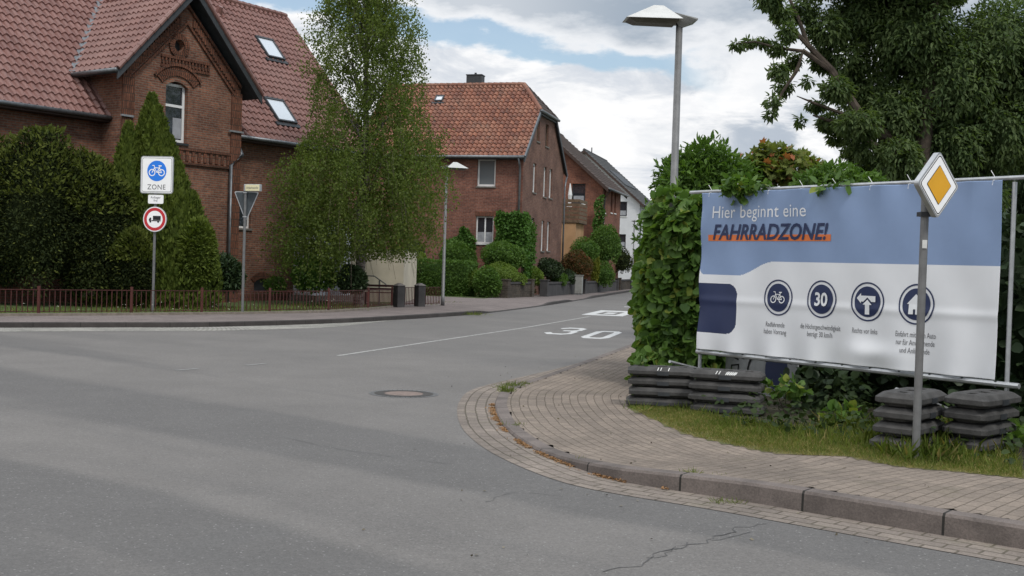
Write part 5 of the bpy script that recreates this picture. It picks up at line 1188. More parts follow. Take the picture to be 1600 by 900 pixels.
# hedge (boxy) builder
def hedge(name, p0, p1, dep, h, z0, n, size, mat, label, cat='hedge', tmpl=T_DIAM, rough=.06, group=None):
    a = Vector((p0[0], p0[1], z0)); v = Vector((p1[0]-p0[0], p1[1]-p0[1], 0)); ln = v.length; r_ = empty(name, a, math.atan2(v.y, v.x), label, cat, group)
    A_ = np.array([ln*h, ln*h, ln*dep, dep*h, dep*h]); pr = A_/A_.sum(); f = rng.choice(5, n, p=pr); u, w_ = rng.random(n), rng.random(n); d = np.zeros((n, 3)); P = np.zeros((n, 3))
    for k, (x, y, z, dx) in enumerate(((u*ln, -dep/2, w_*h, (0, -1, 0)), (u*ln, dep/2, w_*h, (0, 1, 0)), (u*ln, (w_-.5)*dep, h, (0, 0, 1)), (0, (u-.5)*dep, w_*h, (-1, 0, 0)), (ln, (u-.5)*dep, w_*h, (1, 0, 0)))):
        mm = f == k; P[mm] = np.column_stack([np.broadcast_to(x, n), np.broadcast_to(y, n), np.broadcast_to(z, n)])[mm]; d[mm] = dx
    P += d*(wob(P+np.array(a), 3.)*rough+rng.normal(size=n)*rough*.5)[:, None]; T = d+rng.normal(size=P.shape)*.7+np.array([0, 0, .3])
    ex = MB(); q = rough*1.6; ex.box(q, ln-q, -dep/2+q, dep/2-q, 0, h-q)
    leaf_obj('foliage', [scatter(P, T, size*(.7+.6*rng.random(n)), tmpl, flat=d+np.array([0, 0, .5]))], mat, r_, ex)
    m = MB(); [m.tube([(x, 0, 0), (x, 0, h*.5)], .03, 5) for x in np.linspace(.3, ln-.3, max(2, int(ln)))]; m.build('stem', m_bark, r_); return r_
h0_, h1_ = AT(640, 450, 56.5), AT(738, 450, 56.5)
hedge('clipped_hedge', (h0_.x, 57.3), (h1_.x, 56.5), 1.3, AT(690, 409, 56).z-.12, .12, 9000, .09, lf_green, 'long clipped green hedge along the driveway before the ivy house', group=None)
psh(648, 415, 22, 36, 59.5, 5000, .09, lf_dark, 'dark bush between the cream building and the clipped hedge', group=GB)
psh(655, 404, 13, 10, 58, 900, .09, lf_light, 'small yellow green bush peeking over the clipped hedge', group=GB, stem=False)
psh(718, 402, 28, 23, 59, 4000, .10, lf_green, 'tall green bush behind the clipped hedge under the window', group=GB)
psh(790, 401, 35, 21, 58, 5500, .10, lf_green, 'broad rounded green bush under the ivy', group=GB)
psh(786, 428, 26, 17, 57, 5000, .06, lf_light, 'pale green dome shaped bush behind the mossy wall', group=GB)
psh(764, 443, 21, 24, 55.5, 4200, .10, lf_green, 'leafy green bush spilling over the end of the mossy wall', group=GB)
psh(744, 438, 14, 14, 56.2, 1500, .09, lf_light, 'pale leafy bush squeezed between hedge and wall end', group=GB)
psh(812, 437, 12, 10, 57.8, 900, .08, lf_light, 'tiny light green bush directly behind the mossy wall', group=GB)
psh(833, 432, 17, 15, 61.5, 2500, .09, lf_light, 'light green bush in the gap between the two garden walls', group=GB)
psh(859, 420, 22, 15, 64, 3500, .09, lf_dark, 'dark green rounded bush against the brown gable wall', group=GB)
psh(872, 436, 16, 12, 64.8, 1500, .09, lf_green, 'low green bush behind the left dark garden wall', group=GB)
psh(904, 415, 24, 22, 69, 5500, .09, lf_red, 'round bush with red leaf tips behind the grey cabinet', group=GB)
psh(888, 434, 14, 12, 67, 1200, .09, lf_dark, 'small dark bush left of the red tipped bush', group=GB)
psh(916, 391, 22, 18, 73, 2600, .10, lf_green, 'bright green bush before the orange brick house', group=GB)
psh(948, 384, 25, 32, 76, 5000, .11, lf_green, 'tall leafy bush at the corner of the orange brick house', group=GB)
psh(945, 430, 17, 20, 75, 2200, .10, lf_green, 'leafy bush behind the long dark garden wall', group=GB)
psh(972, 408, 17, 20, 84, 2200, .10, lf_yew, 'olive green bush near the distant street lamp', group=GB)
psh(930, 420, 7, 25, 74, 1500, .09, lf_gold, 'slim golden green conifer behind the long dark wall', cat='conifer', name='columnar_conifer', group='slim conifers')
psh(994, 418, 6, 25, 86, 1200, .10, lf_gold, 'slim golden green conifer right of the distant lamp', cat='conifer', name='columnar_conifer', group='slim conifers')
psh(1003, 428, 14, 14, 92, 1200, .12, lf_green, 'green bush at the far end of the pavement', group=GB)
# climbers
def climber(px0, px1, py0, py1, D, n, mat, label, frame, plane_n, taper=None, name='wall_ivy'):
    p = PX((px0+px1)/2, py1, D); r_ = empty(name, (p[0], D, max(.12, p[2])), frame.a, label, 'climbing plant', 'climbing plants on the houses'); s = D/1800
    wd = (px1-px0)*s; h = (py1-py0)*s; u = rng.uniform(-.5, .5, n)*wd; z = rng.random(n)*h; 
    if taper is not None: keep = taper(u/wd, z/h); u, z = u[keep], z[keep]
    y = rng.normal(size=len(u))*.07-.16; P = np.column_stack([u+.08*np.sin(z*5), y, z+.06*np.sin(u*7)]); d = np.tile([0, -1., .3], (len(u), 1))
    leaf_obj('foliage', [scatter(P, d*.4+rng.normal(size=P.shape)*.6+np.array([0, 0, -.3]), .12*(.7+.6*rng.random(len(u))), T_BROAD, flat=d)], mat, r_)
    m = MB(); m.tube([(0, -.05, -.3), (.1, -.05, h*.5), (-.1, -.05, h*.8)], [.05, .03, .01], 5); m.build('stem', m_bark, r_); return r_
climber(774, 822, 332, 412, 59.6, 5200, lf_ivy, 'dense green ivy covering the corner beside the lower window', F2, None)
m_ = F2.m @ Vector((.05, 1.0, 0))
iv = empty('wall_ivy', (m_.x, m_.y, .2), F2.a+R(90), 'ivy wrapped round onto the brown gable wall', 'climbing plant', 'climbing plants on the houses')
n = 2200; u = rng.uniform(-1.0, 1.1, n); z = rng.random(n)*4.0*(1-.1*u); P = np.column_stack([u, rng.normal(size=n)*.06-.12, z]); d = np.tile([0, -1., .3], (n, 1))
leaf_obj('foliage', [scatter(P, d*.4+rng.normal(size=P.shape)*.6, .13*np.ones(n), T_BROAD, flat=d)], lf_ivy, iv); m = MB(); m.tube([(0, -.04, -.2), (0, -.04, 2)], .03, 5); m.build('stem', m_bark, iv)
climber(694, 745, 350, 415, 60.8, 3200, lf_ivy, 'ivy climbing in a wedge left of the lower window', F2, None, taper=lambda a, b: b < .55+.75*(.5-abs(a-.1)))
climber(922, 948, 305, 400, 77.4, 2400, lf_ivy, 'narrow tall climber on the orange brick house corner', f3, None, taper=lambda a, b: abs(a) < .5-.3*b)

# ---- left garden: yews, thuja, rhododendron
def conifer(px, D, cones, n, size, mat, label, name, cat, base_z=.12, group=None):
    q = AT(px, 450, D); r_ = empty(name, (q.x, D, base_z), 0, label, cat, group); parts = []; ex = MB(); tot = sum(c[2]*(450-c[1]) for c in cones)
    for i, (cx, tp, rp) in enumerate(cones):
        h = AT(cx, tp, D).z-base_z; r0 = rp*D/1800; ox = AT(cx, (tp+450)/2, D).x-q.x; oy = -abs(math.sin(i*2.3))*.9*(i > 0)+.2
        m_ = int(n*rp*(450-tp)/tot); t = rng.random(m_)**1.2; a = rng.uniform(0, 2*math.pi, m_)
        P0 = lambda tt: .03+.97*np.minimum(1, (1-tt)*1.45)**.85
        C = np.column_stack([np.cos(a), np.sin(a), np.zeros(m_)]); ph = i*1.7
        lob = .5*np.abs(np.sin(a*3.5+2.2*t*9+ph))+.5*np.abs(np.sin(a*6.1-t*26.+ph))
        rr = (.74+.42*lob-.15*rng.random(m_)**2); P = C*(r0*P0(t)*rr)[:, None]+np.array([ox, oy, 0]); P[:, 2] = t*h+.25*lob*(1-t)-.05
        T = C*.35+np.array([0, 0, 1.])+rng.normal(size=P.shape)*.28; parts.append(scatter(P, T, size*(.6+.8*rng.random(m_)), T_NEED, flat=C))
        ex.rings([[(ox+r0*.68*float(P0(tt))*math.cos(g_), oy+r0*.68*float(P0(tt))*math.sin(g_), tt*h) for g_ in [k*math.pi/6 for k in range(12)]] for tt in (.0, .15, .3, .5, .7, .85, .93)])
    leaf_obj('foliage', parts, mat, r_, ex); m = MB(); m.tube([(0, 0, -.05), (0, 0, 2.), (0, 0, 4.)], [.14, .08, .02], 7); m.build('trunk', m_bark, r_); return r_
conifer(236, 35.2, [(231, 146, 62), (251, 170, 50), (210, 196, 46), (268, 216, 48), (192, 232, 44), (286, 258, 46), (178, 280, 42), (301, 300, 42), (240, 250, 66), (318, 340, 34), (262, 190, 30), (222, 178, 28)], 92000, .14, lf_thuja, 'tall pointed golden green conifer before the brick gable', 'conical_conifer', 'conifer')
for px, py, rx, ry, D, lb, n in ((146, 352, 62, 108, 33.6, 'broad dark yew left of the bicycle zone sign', 26000), (60, 330, 75, 130, 33., 'dark yew at the left edge of the garden', 22000), (-40, 340, 80, 130, 33, 'dark yew reaching beyond the left edge of the picture', 12000), (212, 415, 36, 48, 33.4, 'low dark yew directly behind the zone sign post', 12000)):
    psh(px, py, rx, ry, D, int(n*1.5), .10, lf_yew, lb, 'yew', T_NEED, 'yew_tree', corek=.76, amp=.26, freq=2.6, group='dark yews behind the fence')
    yr = bpy.data.objects[[o.name for o in bpy.data.objects if o.name.startswith('yew_tree')][-1]]; cy_ = np.array(PX(px, py, D))-np.array(yr.location); s_y = D/1800
    Py, dy_ = blob(cy_, np.array((rx, rx*.9, ry))*s_y*1.03, 5200, inner=.93, amp=.26, freq=2.6, lo=.15); leaf_obj('young_shoots', [scatter(Py, dy_*.9+rng.normal(size=Py.shape)*.6+np.array([0, 0, .3]), .15*(.6+.7*rng.random(len(Py))), T_NEED, flat=dy_)], lf_olive, yr)
psh(312, 400, 28, 50, 34.2, 15000, .16, lf_thuja, 'low golden green conifer at the foot of the tall pointed one', 'conifer', T_NEED, 'spreading_conifer', corek=.8)
psh(352, 430, 30, 28, 35.5, 2600, .17, lf_dark, 'dark glossy rhododendron below the house downpipe', 'rhododendron', T_LONG, 'rhododendron_bush', amp=.15)
psh(432, 446, 16, 12, 40, 700, .12, lf_green, 'small garden shrub in front of the cellar window', 'bush', T_LONG, gap=.3, corek=.4)

# ---- weeping birch
bD = 40.; bb = AT(560, 458, bD)
bt = empty('birch_tree', (bb.x, bD, .12), 0, 'tall weeping birch with drooping twigs between the two large brick houses', 'tree')
hB = 12.0
tr = MB(); tr.tube([(0, 0, -.05), (.05, 0, 1.5), (-.05, .05, 3.5), (.1, 0, 6.), (.05, 0, 8.5), (.0, 0, 11.2)], [.20, .17, .14, .11, .07, .02], 9)
limbs = []
env = [(.6, -.9, 1.2), (1.4, -.6, 2.2), (2.6, -.35, 2.75), (3.8, -.1, 2.9), (4.8, .15, 3.0), (5.4, .25, 2.5), (6.5, .25, 2.0), (8., .2, 1.85), (9.3, .15, 1.9), (10.6, .1, 1.6), (11.9, .05, .7)]
ez_ = np.array([e[0] for e in env]); ec = np.array([e[1] for e in env]); er = np.array([e[2] for e in env])
for k in range(26):
    z0 = rng.uniform(1.8, 9.5); a = k*2.4; z1 = min(11.6, z0+rng.uniform(1., 2.4)); R_ = np.interp(z1, ez_, er)*rng.uniform(.55, .9); cx = np.interp(z1, ez_, ec)
    p0 = np.array((.05, 0, z0)); p2 = np.array((cx+R_*math.cos(a), R_*math.sin(a)*.9, z1)); p1 = (p0+p2)/2+np.array((0, 0, .4)); tr.tube([tuple(p0), tuple(p1), tuple(p2)], [.05, .03, .012], 5); limbs.append((p0, p1, p2))
Ps = []; Ts = []
ns = 4600
for k in range(ns):
    zt_ = rng.uniform(1.6, 12.2)**1.0; 
    if zt_ > 6.2 and rng.random() < .18: continue
    Rm = np.interp(zt_, ez_, er); a = rng.uniform(0, 2*math.pi); rad = Rm*math.sqrt(rng.uniform(.01, 1.))**1.15; cx = np.interp(zt_, ez_, ec)
    c = np.array((cx+rad*math.cos(a), rad*math.sin(a), zt_))
    if rad > .45*Rm and wob(np.array([c]), 2.4)[0] < -.34: continue
    ln = rng.uniform(.35, 1.15)*(1.1 if zt_ < 6 else .6); nl_ = int(ln*rng.uniform(34, 54)*(1.35 if zt_ > 6.5 else 1.))
    t = rng.random(nl_); sway = rng.normal(size=2)*.10; out = np.array((math.cos(a), math.sin(a)))*.35*ln
    up = .35*ln if zt_ > 8 else .12*ln
    x = c[0]+out[0]*t+sway[0]*t*t; y = c[1]+out[1]*t+sway[1]*t*t; z = c[2]+up*np.sin(np.minimum(1, t*1.3)*math.pi)*1.-ln*t**1.6*(1. if zt_ < 8 else .6)
    P = np.column_stack([x, y, z])+rng.normal(size=(nl_, 3))*.085; P = P[P[:, 2] > (.45 if c[0] < -.3 else 1.55+.5*rng.random())]
    Ps.append(P); T = rng.normal(size=P.shape)*.6+np.array([0, 0, -.7]); Ts.append(T)
    if k % 6 == 0: tr.tube([tuple(c), (c[0]+out[0]*.5, c[1]+out[1]*.5, c[2]+up-.2*ln), (c[0]+out[0], c[1]+out[1], c[2]-ln*.8)], .005, 3, mi=1)
# long wispy tips reaching out at the upper right and left
for px, py in ((655, 60), (648, 95), (640, 30), (655, 110), (470, 60), (472, 110), (480, 30), (690, 230), (700, 215), (680, 250), (640, 80), (500, 20), (545, 5), (600, 10), (425, 300), (432, 340), (420, 270)):
    c = np.array(PX(px, py, bD))-np.array((bb.x, bD, .12)); st = np.array((c[0]*.55, 0, c[2]-.4))
    tr.tube([tuple(st), tuple((st+c)/2+np.array((0, 0, .15))), tuple(c)], [.02, .012, .005], 4, mi=1); n_ = 230; t = rng.random(n_)**.7
    P = st+(c-st)*t[:, None]+np.array((0, 0, .15))*np.sin(t*math.pi)[:, None]+rng.normal(size=(n_, 3))*np.array((.16, .16, .2)); Ps.append(P); Ts.append(rng.normal(size=P.shape)*.6+np.array([0, 0, -.6]))
P = np.concatenate(Ps); T = np.concatenate(Ts)
leaf_obj('crown', [scatter(P, T, .074*(.7+.6*rng.random(len(P))), T_DIAM)], lf_birch, bt); tr.build('trunk', [m_birch, m_bark], bt)
psh(552, 438, 22, 22, 38.9, 2800, .10, lf_dark, 'dark bush at the foot of the birch trunk', 'bush', name='garden_bush', amp=.15)
psh(495, 430, 35, 28, 39.2, 3600, .10, lf_green, 'loose green bush under the left side of the birch', 'bush', name='garden_bush', gap=.25, corek=.45)

# ================================================================== RIGHT SIDE VEGETATION
def leafy(root, blobs, n, size, mat, tmpl, corek=.7, gap=0., droop=0., amp=.2, freq=2.2, inner=.6, name='foliage', lo=-1., flatup=.9):
    parts = []; ex = MB(); V = sum(b[1][0]*b[1][1]+b[1][0]*b[1][2]+b[1][1]*b[1][2] for b in blobs); off = np.array(root.location)
    for c, r in blobs:
        fr = (r[0]*r[1]+r[0]*r[2]+r[1]*r[2])/V; cc = np.array(c)-off; P, d = blob(cc, r, n*fr, inner=inner, gap=gap, amp=amp, freq=freq, lo=lo)
        T = d*.8+rng.normal(size=P.shape)*.6+np.array([0, 0, -droop]); parts.append(scatter(P, T, size*(.6+.8*rng.random(len(P))), tmpl, flat=d*.8+np.array([0, 0, flatup])))
        if corek: core(ex, cc, np.array(r)*corek, amp=.1)
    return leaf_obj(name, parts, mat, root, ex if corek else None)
hg = empty('leafy_hedge', (2.1, 15.6, .04), 0, 'dense leafy hedge with broad leaves left of the banner', 'hedge')
bl_ = [((2.33, 16.55, .85), (.50, .75, .9)), ((2.45, 16.75, 1.75), (.58, .85, .75)), ((2.36, 16.4, 2.3), (.42, .6, .5)), ((2.78, 16.55, 1.2), (.45, .5, 1.1)), ((2.85, 16.6, 2.4), (.5, .6, .45)), ((2.45, 17.4, 1.3), (.5, 1.2, 1.2)), ((2.12, 16.6, 1.6), (.30, .4, .38)), ((2.2, 16.5, 2.15), (.30, .35, .3)), ((2.22, 16.2, .45), (.36, .4, .4)), ((2.08, 16.6, 1.1), (.22, .3, .25)), ((2.6, 16.0, .7), (.22, .2, .5))]
leafy(hg, bl_, 10500, .13, lf_hazel, T_BROAD, corek=.74, amp=.26, freq=5.5, droop=.5, inner=.78, flatup=.4)
m = MB(); [m.tube([(x, y, 0), (x*1.1, y, 1.2), (x*1.2+.1, y+.1, 2.2)], [.04, .03, .015], 6) for x, y in ((.2, 1.), (.35, 1.2), (.5, .9), (.3, 1.5)) ]; m.build('stem', m_bark, hg)
bh = empty('tall_bush', (PX(1095, 300, 18)[0], 18.2, .04), 0, 'tall bush with pointed leaf sprays behind the lamp post', 'bush')
bl_ = [(PX(1090, 290, 18.2), (.62, .6, .62)), (PX(1060, 285, 18.2), (.38, .5, .45)), (PX(1135, 278, 18.2), (.40, .5, .40)), (PX(1160, 300, 18.4), (.45, .5, .45)), (PX(1100, 250, 18.2), (.30, .35, .3)), (PX(1090, 380, 18.4), (.8, .6, 1.0))]
leafy(bh, bl_, 9500, .12, lf_green, T_LONG, corek=.55, droop=-.3, amp=.45, freq=5., inner=.45); m = MB(); m.tube([(0, 0, 0), (.1, 0, 1.5), (0, 0, 3)], [.06, .05, .02], 6); m.build('stem', m_bark, bh)
mp_b = empty('maple_bush', (PX(1230, 300, 18)[0], 18.4, .04), 0, 'young maple bush with reddish leaves above the banner top', 'bush')
bl_ = [(PX(1200, 262, 18.4), (.36, .4, .32)), (PX(1245, 268, 18.4), (.38, .4, .28)), (PX(1192, 238, 18.4), (.12, .2, .14)), (PX(1222, 244, 18.4), (.16, .2, .14)), (PX(1270, 262, 18.4), (.2, .2, .15)), (PX(1280, 285, 18.4), (.35, .4, .22)), (PX(1165, 280, 18.6), (.35, .4, .3))]
leafy(mp_b, bl_, 2300, .12, lf_maple, T_MAPLE, corek=0, amp=.55, freq=5., inner=.2); m = MB(); [m.tube([(x*.3, 0, 0), (x*.8, 0, 1.7), (x, 0, 2.9)], [.04, .03, .01], 5) for x in (-.7, -.2, .3, .6)]; m.build('stem', m_bark, mp_b)
gb2 = empty('green_bush', (PX(1320, 300, 17)[0], 17.5, .04), 0, 'soft green bush between the maple bush and the large tree', 'bush')
bl_ = [(PX(1305, 285, 17.5), (.40, .4, .28)), (PX(1340, 290, 17.3), (.35, .4, .22)), (PX(1270, 290, 17.5), (.3, .4, .22))]
leafy(gb2, bl_, 1700, .11, lf_green, T_LONG, corek=.6, amp=.25, freq=5.); m = MB(); m.tube([(0, 0, 0), (.0, 0, 2.8)], [.05, .02], 6); m.build('stem', m_bark, gb2)
# dark hedge behind the banner
a_ = FB.m @ Vector((.2, 1.9, 0)); b_ = FB.m @ Vector((6.8, 1.9, 0))
hedge('dark_hedge', (a_.x, a_.y), (b_.x, b_.y), 1.2, 2.35, .04, 9000, .12, lf_dark, 'dark dense hedge filling the space behind the banner', tmpl=T_BROAD, rough=.12)
for k, (px, py, D, r, n, lb) in enumerate(((1228, 608, 13.6, (.30, .15, .10), 75, 'leafy bramble shoot leaning over the left plate stacks'), (1320, 655, 12.7, (.25, .2, .16), 90, 'small bramble growing at the edge of the grass'), (1295, 612, 14.2, (.5, .35, .28), 260, 'dark bramble thicket in the shade under the banner'), (1000, 592, 14.1, (.10, .12, .28), 80, 'slender weed standing at the left end of the plate stack'), (1545, 700, 11.6, (.5, .4, .3), 300, 'brambles at the far right under the banner'))):
    c = PX(px, py, D); r_ = empty('bramble_plant' if k != 3 else 'tall_weed', (c[0], c[1], .05), 0, lb, 'plant', 'wild plants under the banner'); leafy(r_, [(c, r)], n, .11 if k != 3 else .09, lf_hazel if k not in (2,) else lf_dark, T_BROAD, corek=0, inner=.2, amp=.2, freq=6.)
    m = MB(); [m.tube([(0, 0, 0), (dx*.5, 0, (c[2]-.05)*.7), (dx, -.05, c[2]-.03)], [.008, .006, .003], 4) for dx in (-r[0]*.6, 0, r[0]*.6)]; m.build('stem', m_bark, r_)
# vine over the top rail
vn = empty('hedge_vine', (PX(1150, 300, 15.4)[0], 15.1, 2.4), 0, 'leafy vine trailing over the top rail of the banner frame', 'climbing plant', 'wild plants under the banner')
bl_ = [(FB.m @ Vector((BP(px, py)[0], .0, BP(px, py)[1])), r) for px, py, r in ((1155, 300, (.2, .15, .12)), (1160, 292, (.26, .2, .12)), (1140, 290, (.15, .15, .1)), (1185, 291, (.16, .15, .08)), (1290, 290, (.12, .1, .07)), (1320, 286, (.14, .1, .06)))]
bl_ = [(tuple(a), b) for a, b in bl_]; leafy(vn, bl_, 260, .095, lf_hazel, T_BROAD, corek=0, inner=.1, amp=.2, freq=6., droop=.5)
m = MB(); m.tube([(-.2, .3, -.1), (.05, .0, .2), (.4, -.2, .15), (.9, -.6, .12)], [.01, .008, .006, .004], 4); m.build('stem', m_bark, vn)

# ---- large tree at right
tD = 25.; tx = PX(1440, 430, tD); bgt = empty('large_tree', (tx[0], tD, .04), 0, 'large dark deciduous tree overhanging from the right behind the banner', 'tree')
loc = np.array((tx[0], tD, .04)); lb_ = lambda px, py, D=tD: tuple(np.array(PX(px, py, D))-loc)
tr = MB(); tr.tube([(0, 0, -.05), (.05, 0, 2), (-.1, 0, 4), (.05, 0, 6.5), (0, 0, 9)], [.28, .23, .19, .14, .08], 10)
tr.tube([(-.05, 0, 4.2), lb_(1350, 190), lb_(1300, 110), lb_(1262, 70), lb_(1215, 20)], [.17, .12, .08, .06, .03], 8)
tr.tube([lb_(1300, 110), lb_(1255, 80), lb_(1245, 110), lb_(1222, 145), lb_(1206, 182)], [.07, .06, .045, .03, .012], 6)
tr.tube([lb_(1255, 80), lb_(1215, 75), lb_(1180, 65), lb_(1150, 68)], [.04, .03, .02, .01], 6)
tr.tube([lb_(1262, 70), lb_(1248, 30), lb_(1230, -10)], [.05, .04, .03], 6)
tr.tube([(0, 0, 4.4), lb_(1380, 240), lb_(1330, 200), lb_(1270, 180)], [.15, .1, .06, .02], 7); tr.tube([(0, 0, 5), lb_(1500, 120), lb_(1570, 60)], [.15, .1, .05], 7)
tr.tube([lb_(1350, 190), lb_(1270, 160), lb_(1245, 150)], [.05, .03, .01], 5)
tr.build('trunk', m_bark, bgt)
s_ = tD/1800
bs = []
for px, py, rx, ry in ((1203, -3, 22, 20), (1222, 22, 18, 16), (1232, 50, 14, 14), (1215, 75, 15, 12), (1240, 95, 13, 16), (1218, 112, 16, 15), (1225, 135, 15, 15), (1208, 158, 12, 10), (1204, 178, 9, 9), (1190, 66, 12, 7), (1170, 66, 11, 6), (1152, 70, 10, 7), (1255, 15, 22, 20),
                   (1262, 128, 10, 9), (1250, 190, 7, 9), (1285, 95, 22, 18), (1292, 45, 34, 30), (1275, 165, 16, 9), (1300, 190, 26, 16), (1305, 140, 26, 20), (1325, 95, 38, 34), (1345, 30, 55, 45), (1350, 140, 45, 40), (1340, 195, 36, 22), (1345, 235, 32, 20), (1310, 215, 18, 10),
                   (1420, 60, 80, 75), (1400, 180, 62, 55), (1400, 250, 45, 36), (1480, 130, 80, 80), (1480, 230, 65, 60), (1560, 80, 80, 90), (1560, 210, 70, 70), (1420, -40, 120, 60), (1300, -40, 60, 36), (1620, 150, 70, 120), (1345, 268, 26, 12), (1440, 300, 60, 36), (1510, 305, 60, 40), (1390, 292, 36, 20)):
    bs.append((PX(px, py, tD+rng.uniform(-.7, .7) if rx < 60 else tD+.4), (rx*s_, rx*s_*.95 if rx < 60 else rx*s_*1.1, ry*s_)))
leafy(bgt, bs, 115000, .125, lf_big, T_LONG, corek=.0, gap=.42, droop=.8, amp=.22, freq=3.2, inner=.25, name='crown')
cr = MB(); [core(cr, np.array(c)-loc, np.array(r)*.62, amp=.1) for c, r in bs if r[0] > .72]
o = leaf_obj('inner_crown', [scatter(np.array([[0, 0, 6.]]), np.array([[0, 0, 1.]]), np.array([.1]), T_LONG)], lf_big, bgt, cr)
bt2 = empty('background_tree', (PX(1480, 400, 30)[0], 31, .04), 0, 'dense dark tree standing behind the large tree at right', 'tree')
leafy(bt2, [(PX(1420, 300, 30), (1.6, 1.5, 1.5)), (PX(1530, 270, 30), (1.8, 1.5, 2.)), (PX(1620, 220, 30), (1.8, 1.5, 3.)), (PX(1380, 290, 30), (1.0, 1., .6))], 9000, .2, lf_dark, T_LONG, corek=.8, droop=.5); m = MB(); m.tube([(0, 0, 0), (0, 0, 4)], [.25, .12], 8); m.build('trunk', m_bark, bt2)
# far trees closing the street
for px, py, rx, ry, D, lb in ((1040, 395, 26, 45, 150, 'distant green tree at the end of the street'), (1110, 385, 50, 55, 160, 'distant wide tree hidden behind the hedge')):
    c = PX(px, py, D); s = D/1800; r_ = empty('distant_tree', (c[0], D, 0), 0, lb, 'tree', 'distant trees'); leafy(r_, [(c, (rx*s, rx*s, ry*s))], 5000, .45, lf_green, T_DIAM, corek=.8, amp=.2, freq=.8); m = MB(); m.tube([(0, 0, 0), (0, 0, c[2])], [.3, .2], 7); m.build('trunk', m_bark, r_)

# ---- grass on the verge
vpoly = [tuple(p) for p in crom(vp, .12)]; vc = np.array(vpoly)
strip = vpoly+[tuple(p) for p in (np.array(vpoly[::-1])+np.array((.62, 1.55))*np.linspace(1.35, .55, len(vpoly))[:, None])]
def edge_d(Q): return np.min(np.linalg.norm(Q[:, None, :]-vc[None, ::3, :], axis=2), axis=1)
bbx = (1.4, 8, 6, 17)
def grow(n, size, dmin, dmax, lean=.55, clump=0.):
    P = np.stack([rng.uniform(bbx[0], bbx[1], n), rng.uniform(bbx[2], bbx[3], n)], 1); P = P[inpoly(strip)(P)]; e = edge_d(P); k = (e+rng.normal(size=len(e))*.12 > dmin) & (e < dmax); P = P[k]; e = e[k]
    if clump: w3 = wob(np.column_stack([P, np.zeros(len(P))]), 5.) > -.5+clump; P = P[w3]; e = e[w3]
    z = np.array([vz(a, b) for a, b in P]); T = np.column_stack([rng.normal(size=(len(P), 2))*lean, np.ones(len(P))]); return scatter(np.column_stack([P, z]), T, size*(.5+.9*rng.random(len(P)))*(.55+.45*np.minimum(1, e/.7)), T_BLADE)
o = leaf_obj('grass', [grow(300000, .06, .10, 3., .8), grow(50000, .11, .5, 3., .5, .3)], lf_grass); tag(o, 'green grass growing along the plate stacks under the banner', 'grass', kind='stuff')
o = leaf_obj('dry_grass', [grow(330000, .050, -.3, 1.1, 1.1)], lf_drygrass); tag(o, 'short dry yellow grass at the pavement edge', 'grass', kind='stuff')
tf = []
for px, py, n_, r in ((1455, 695, 700, .40), (1440, 715, 300, .25), (1475, 675, 500, .4), (1320, 668, 120, .2)):
    g_ = np.array(G(px, py, .06)); P = g_+rng.normal(size=(n_, 2))*r*.7; T = np.column_stack([rng.normal(size=(n_, 2))*.6, np.ones(n_)]); tf.append(scatter(np.column_stack([P, np.full(n_, .05)]), T, .22*(.3+.9*rng.random(n_)), T_THIN))
o = leaf_obj('tall_grass', tf, lf_grass); tag(o, 'tall grass tufts round the foot of the priority sign post', 'grass', kind='stuff')
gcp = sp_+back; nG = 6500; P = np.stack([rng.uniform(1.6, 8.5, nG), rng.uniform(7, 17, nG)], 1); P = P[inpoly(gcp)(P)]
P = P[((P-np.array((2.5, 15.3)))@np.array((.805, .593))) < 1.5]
z_ = .05+np.abs(rng.normal(size=len(P)))*.12; o = leaf_obj('ground_cover', [scatter(np.column_stack([P, z_]), np.column_stack([rng.normal(size=(len(P), 2)), rng.random(len(P))*.5]), .07*(.6+.7*rng.random(len(P))), T_BROAD, flat=np.array([0, -.3, 1.]))], lf_under); tag(o, 'low dark ivy covering the shaded soil below the banner', 'ground cover', kind='stuff')
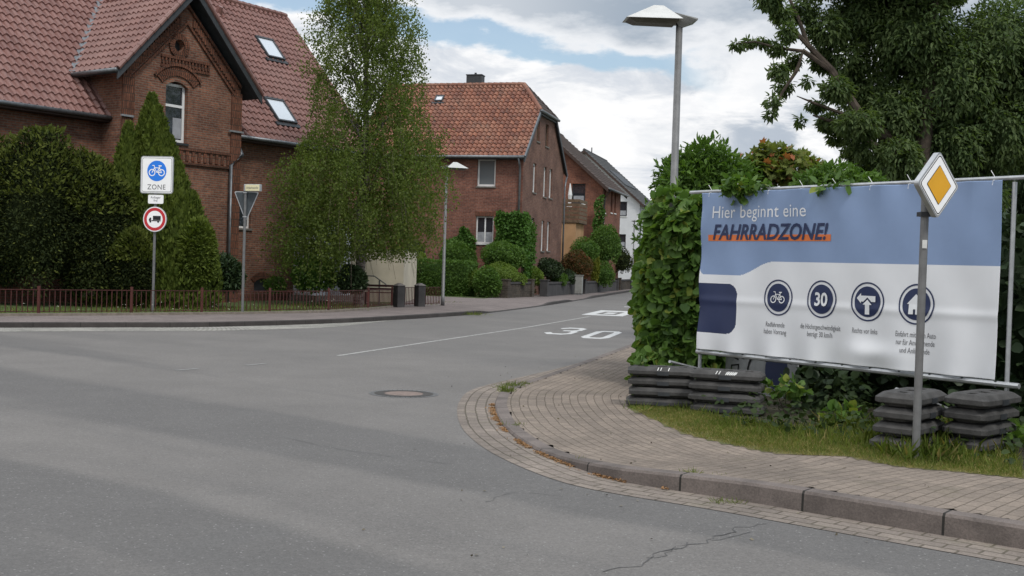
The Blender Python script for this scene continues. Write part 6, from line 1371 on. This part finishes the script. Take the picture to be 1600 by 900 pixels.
# weeds in joints, catkin litter in the gutter
tf = []
for px, py, n_, r, h_ in ((800, 603, 70, .16, .07), (790, 612, 60, .10, .09), (782, 606, 30, .07, .05), (820, 600, 30, .08, .05), (1082, 745, 25, .05, .08), (1229, 762, 30, .06, .06), (1120, 786, 16, .06, .05), (1146, 787, 16, .06, .05), (1130, 748, 14, .1, .05), (807, 665, 20, .08, .05), (905, 722, 12, .06, .05), (740, 492, 80, .35, .12), (700, 476, 120, .5, .14), (670, 480, 120, .5, .14), (530, 489, 150, .8, .14), (1000, 640, 40, .12, .09)):
    z_ = .03 if py < 760 and px < 1000 else .09; z_ = .0 if py > 780 else z_; g_ = np.array(G(px, py, z_)); P = g_+rng.normal(size=(n_*2, 2))*r*.6; T = np.column_stack([rng.normal(size=(n_*2, 2))*.9, np.ones(n_*2)]); tf.append(scatter(np.column_stack([P, np.full(n_*2, z_)]), T, h_*(.5+.9*rng.random(n_*2)), T_BLADE))
o = leaf_obj('weeds', tf, lf_grass); tag(o, 'small weeds growing in the kerb joints', 'weeds', kind='stuff')
i0 = np.argmin(np.linalg.norm(KC-np.array(G(1030, 764)), axis=1)); i1 = np.argmin(np.linalg.norm(KC-np.array(G(774, 632)), axis=1)); nnK, _ = normals(KC)
idx = rng.integers(i0, i1, 6500); fr_2 = rng.random(6500)[:, None]; keepL = None; P = KC[idx]*(1-fr_2)+KC[idx+1]*fr_2+nnK[idx]*np.abs(rng.normal(size=6500)*.022*np.interp(idx, [i0, (i0+i1)/2, i1], [.5, 1., 1.3])+.008)[:, None]+rng.normal(size=(6500, 2))*.012
P = P[wob(np.column_stack([P*3, np.zeros(len(P))]), 3.) > -.12]; P3 = np.column_stack([P, rng.uniform(.006, .02, len(P))]); o = leaf_obj('leaf_litter', [scatter(P3, np.column_stack([rng.normal(size=(len(P), 2)), rng.normal(size=len(P))*.2]), .014*(.5+rng.random(len(P))), T_DIAM, flat=np.array([0, 0, 1.]))], lf_litter); tag(o, 'orange brown catkin litter lying along the low kerb', 'litter', kind='stuff')
P = np.stack([rng.uniform(-1, 7, 260), rng.uniform(6.5, 22, 260)], 1); P3 = np.column_stack([P, [hnear(a, b)+.006 if near_dist(np.array([[a, b]]))[0][0] > .2 else .008 for a, b in P]])
o = leaf_obj('debris', [scatter(P3, np.column_stack([rng.normal(size=(260, 2)), rng.normal(size=260)*.15]), .022*(.4+rng.random(260)*1.2), T_DIAM, flat=np.array([0, 0, 1.]))], leaf_mat('debris_mat', (.05, .04, .03), (.25, .22, .16), trans=.0)); tag(o, 'small scattered leaves and crumbs on the paving', 'litter', kind='stuff')
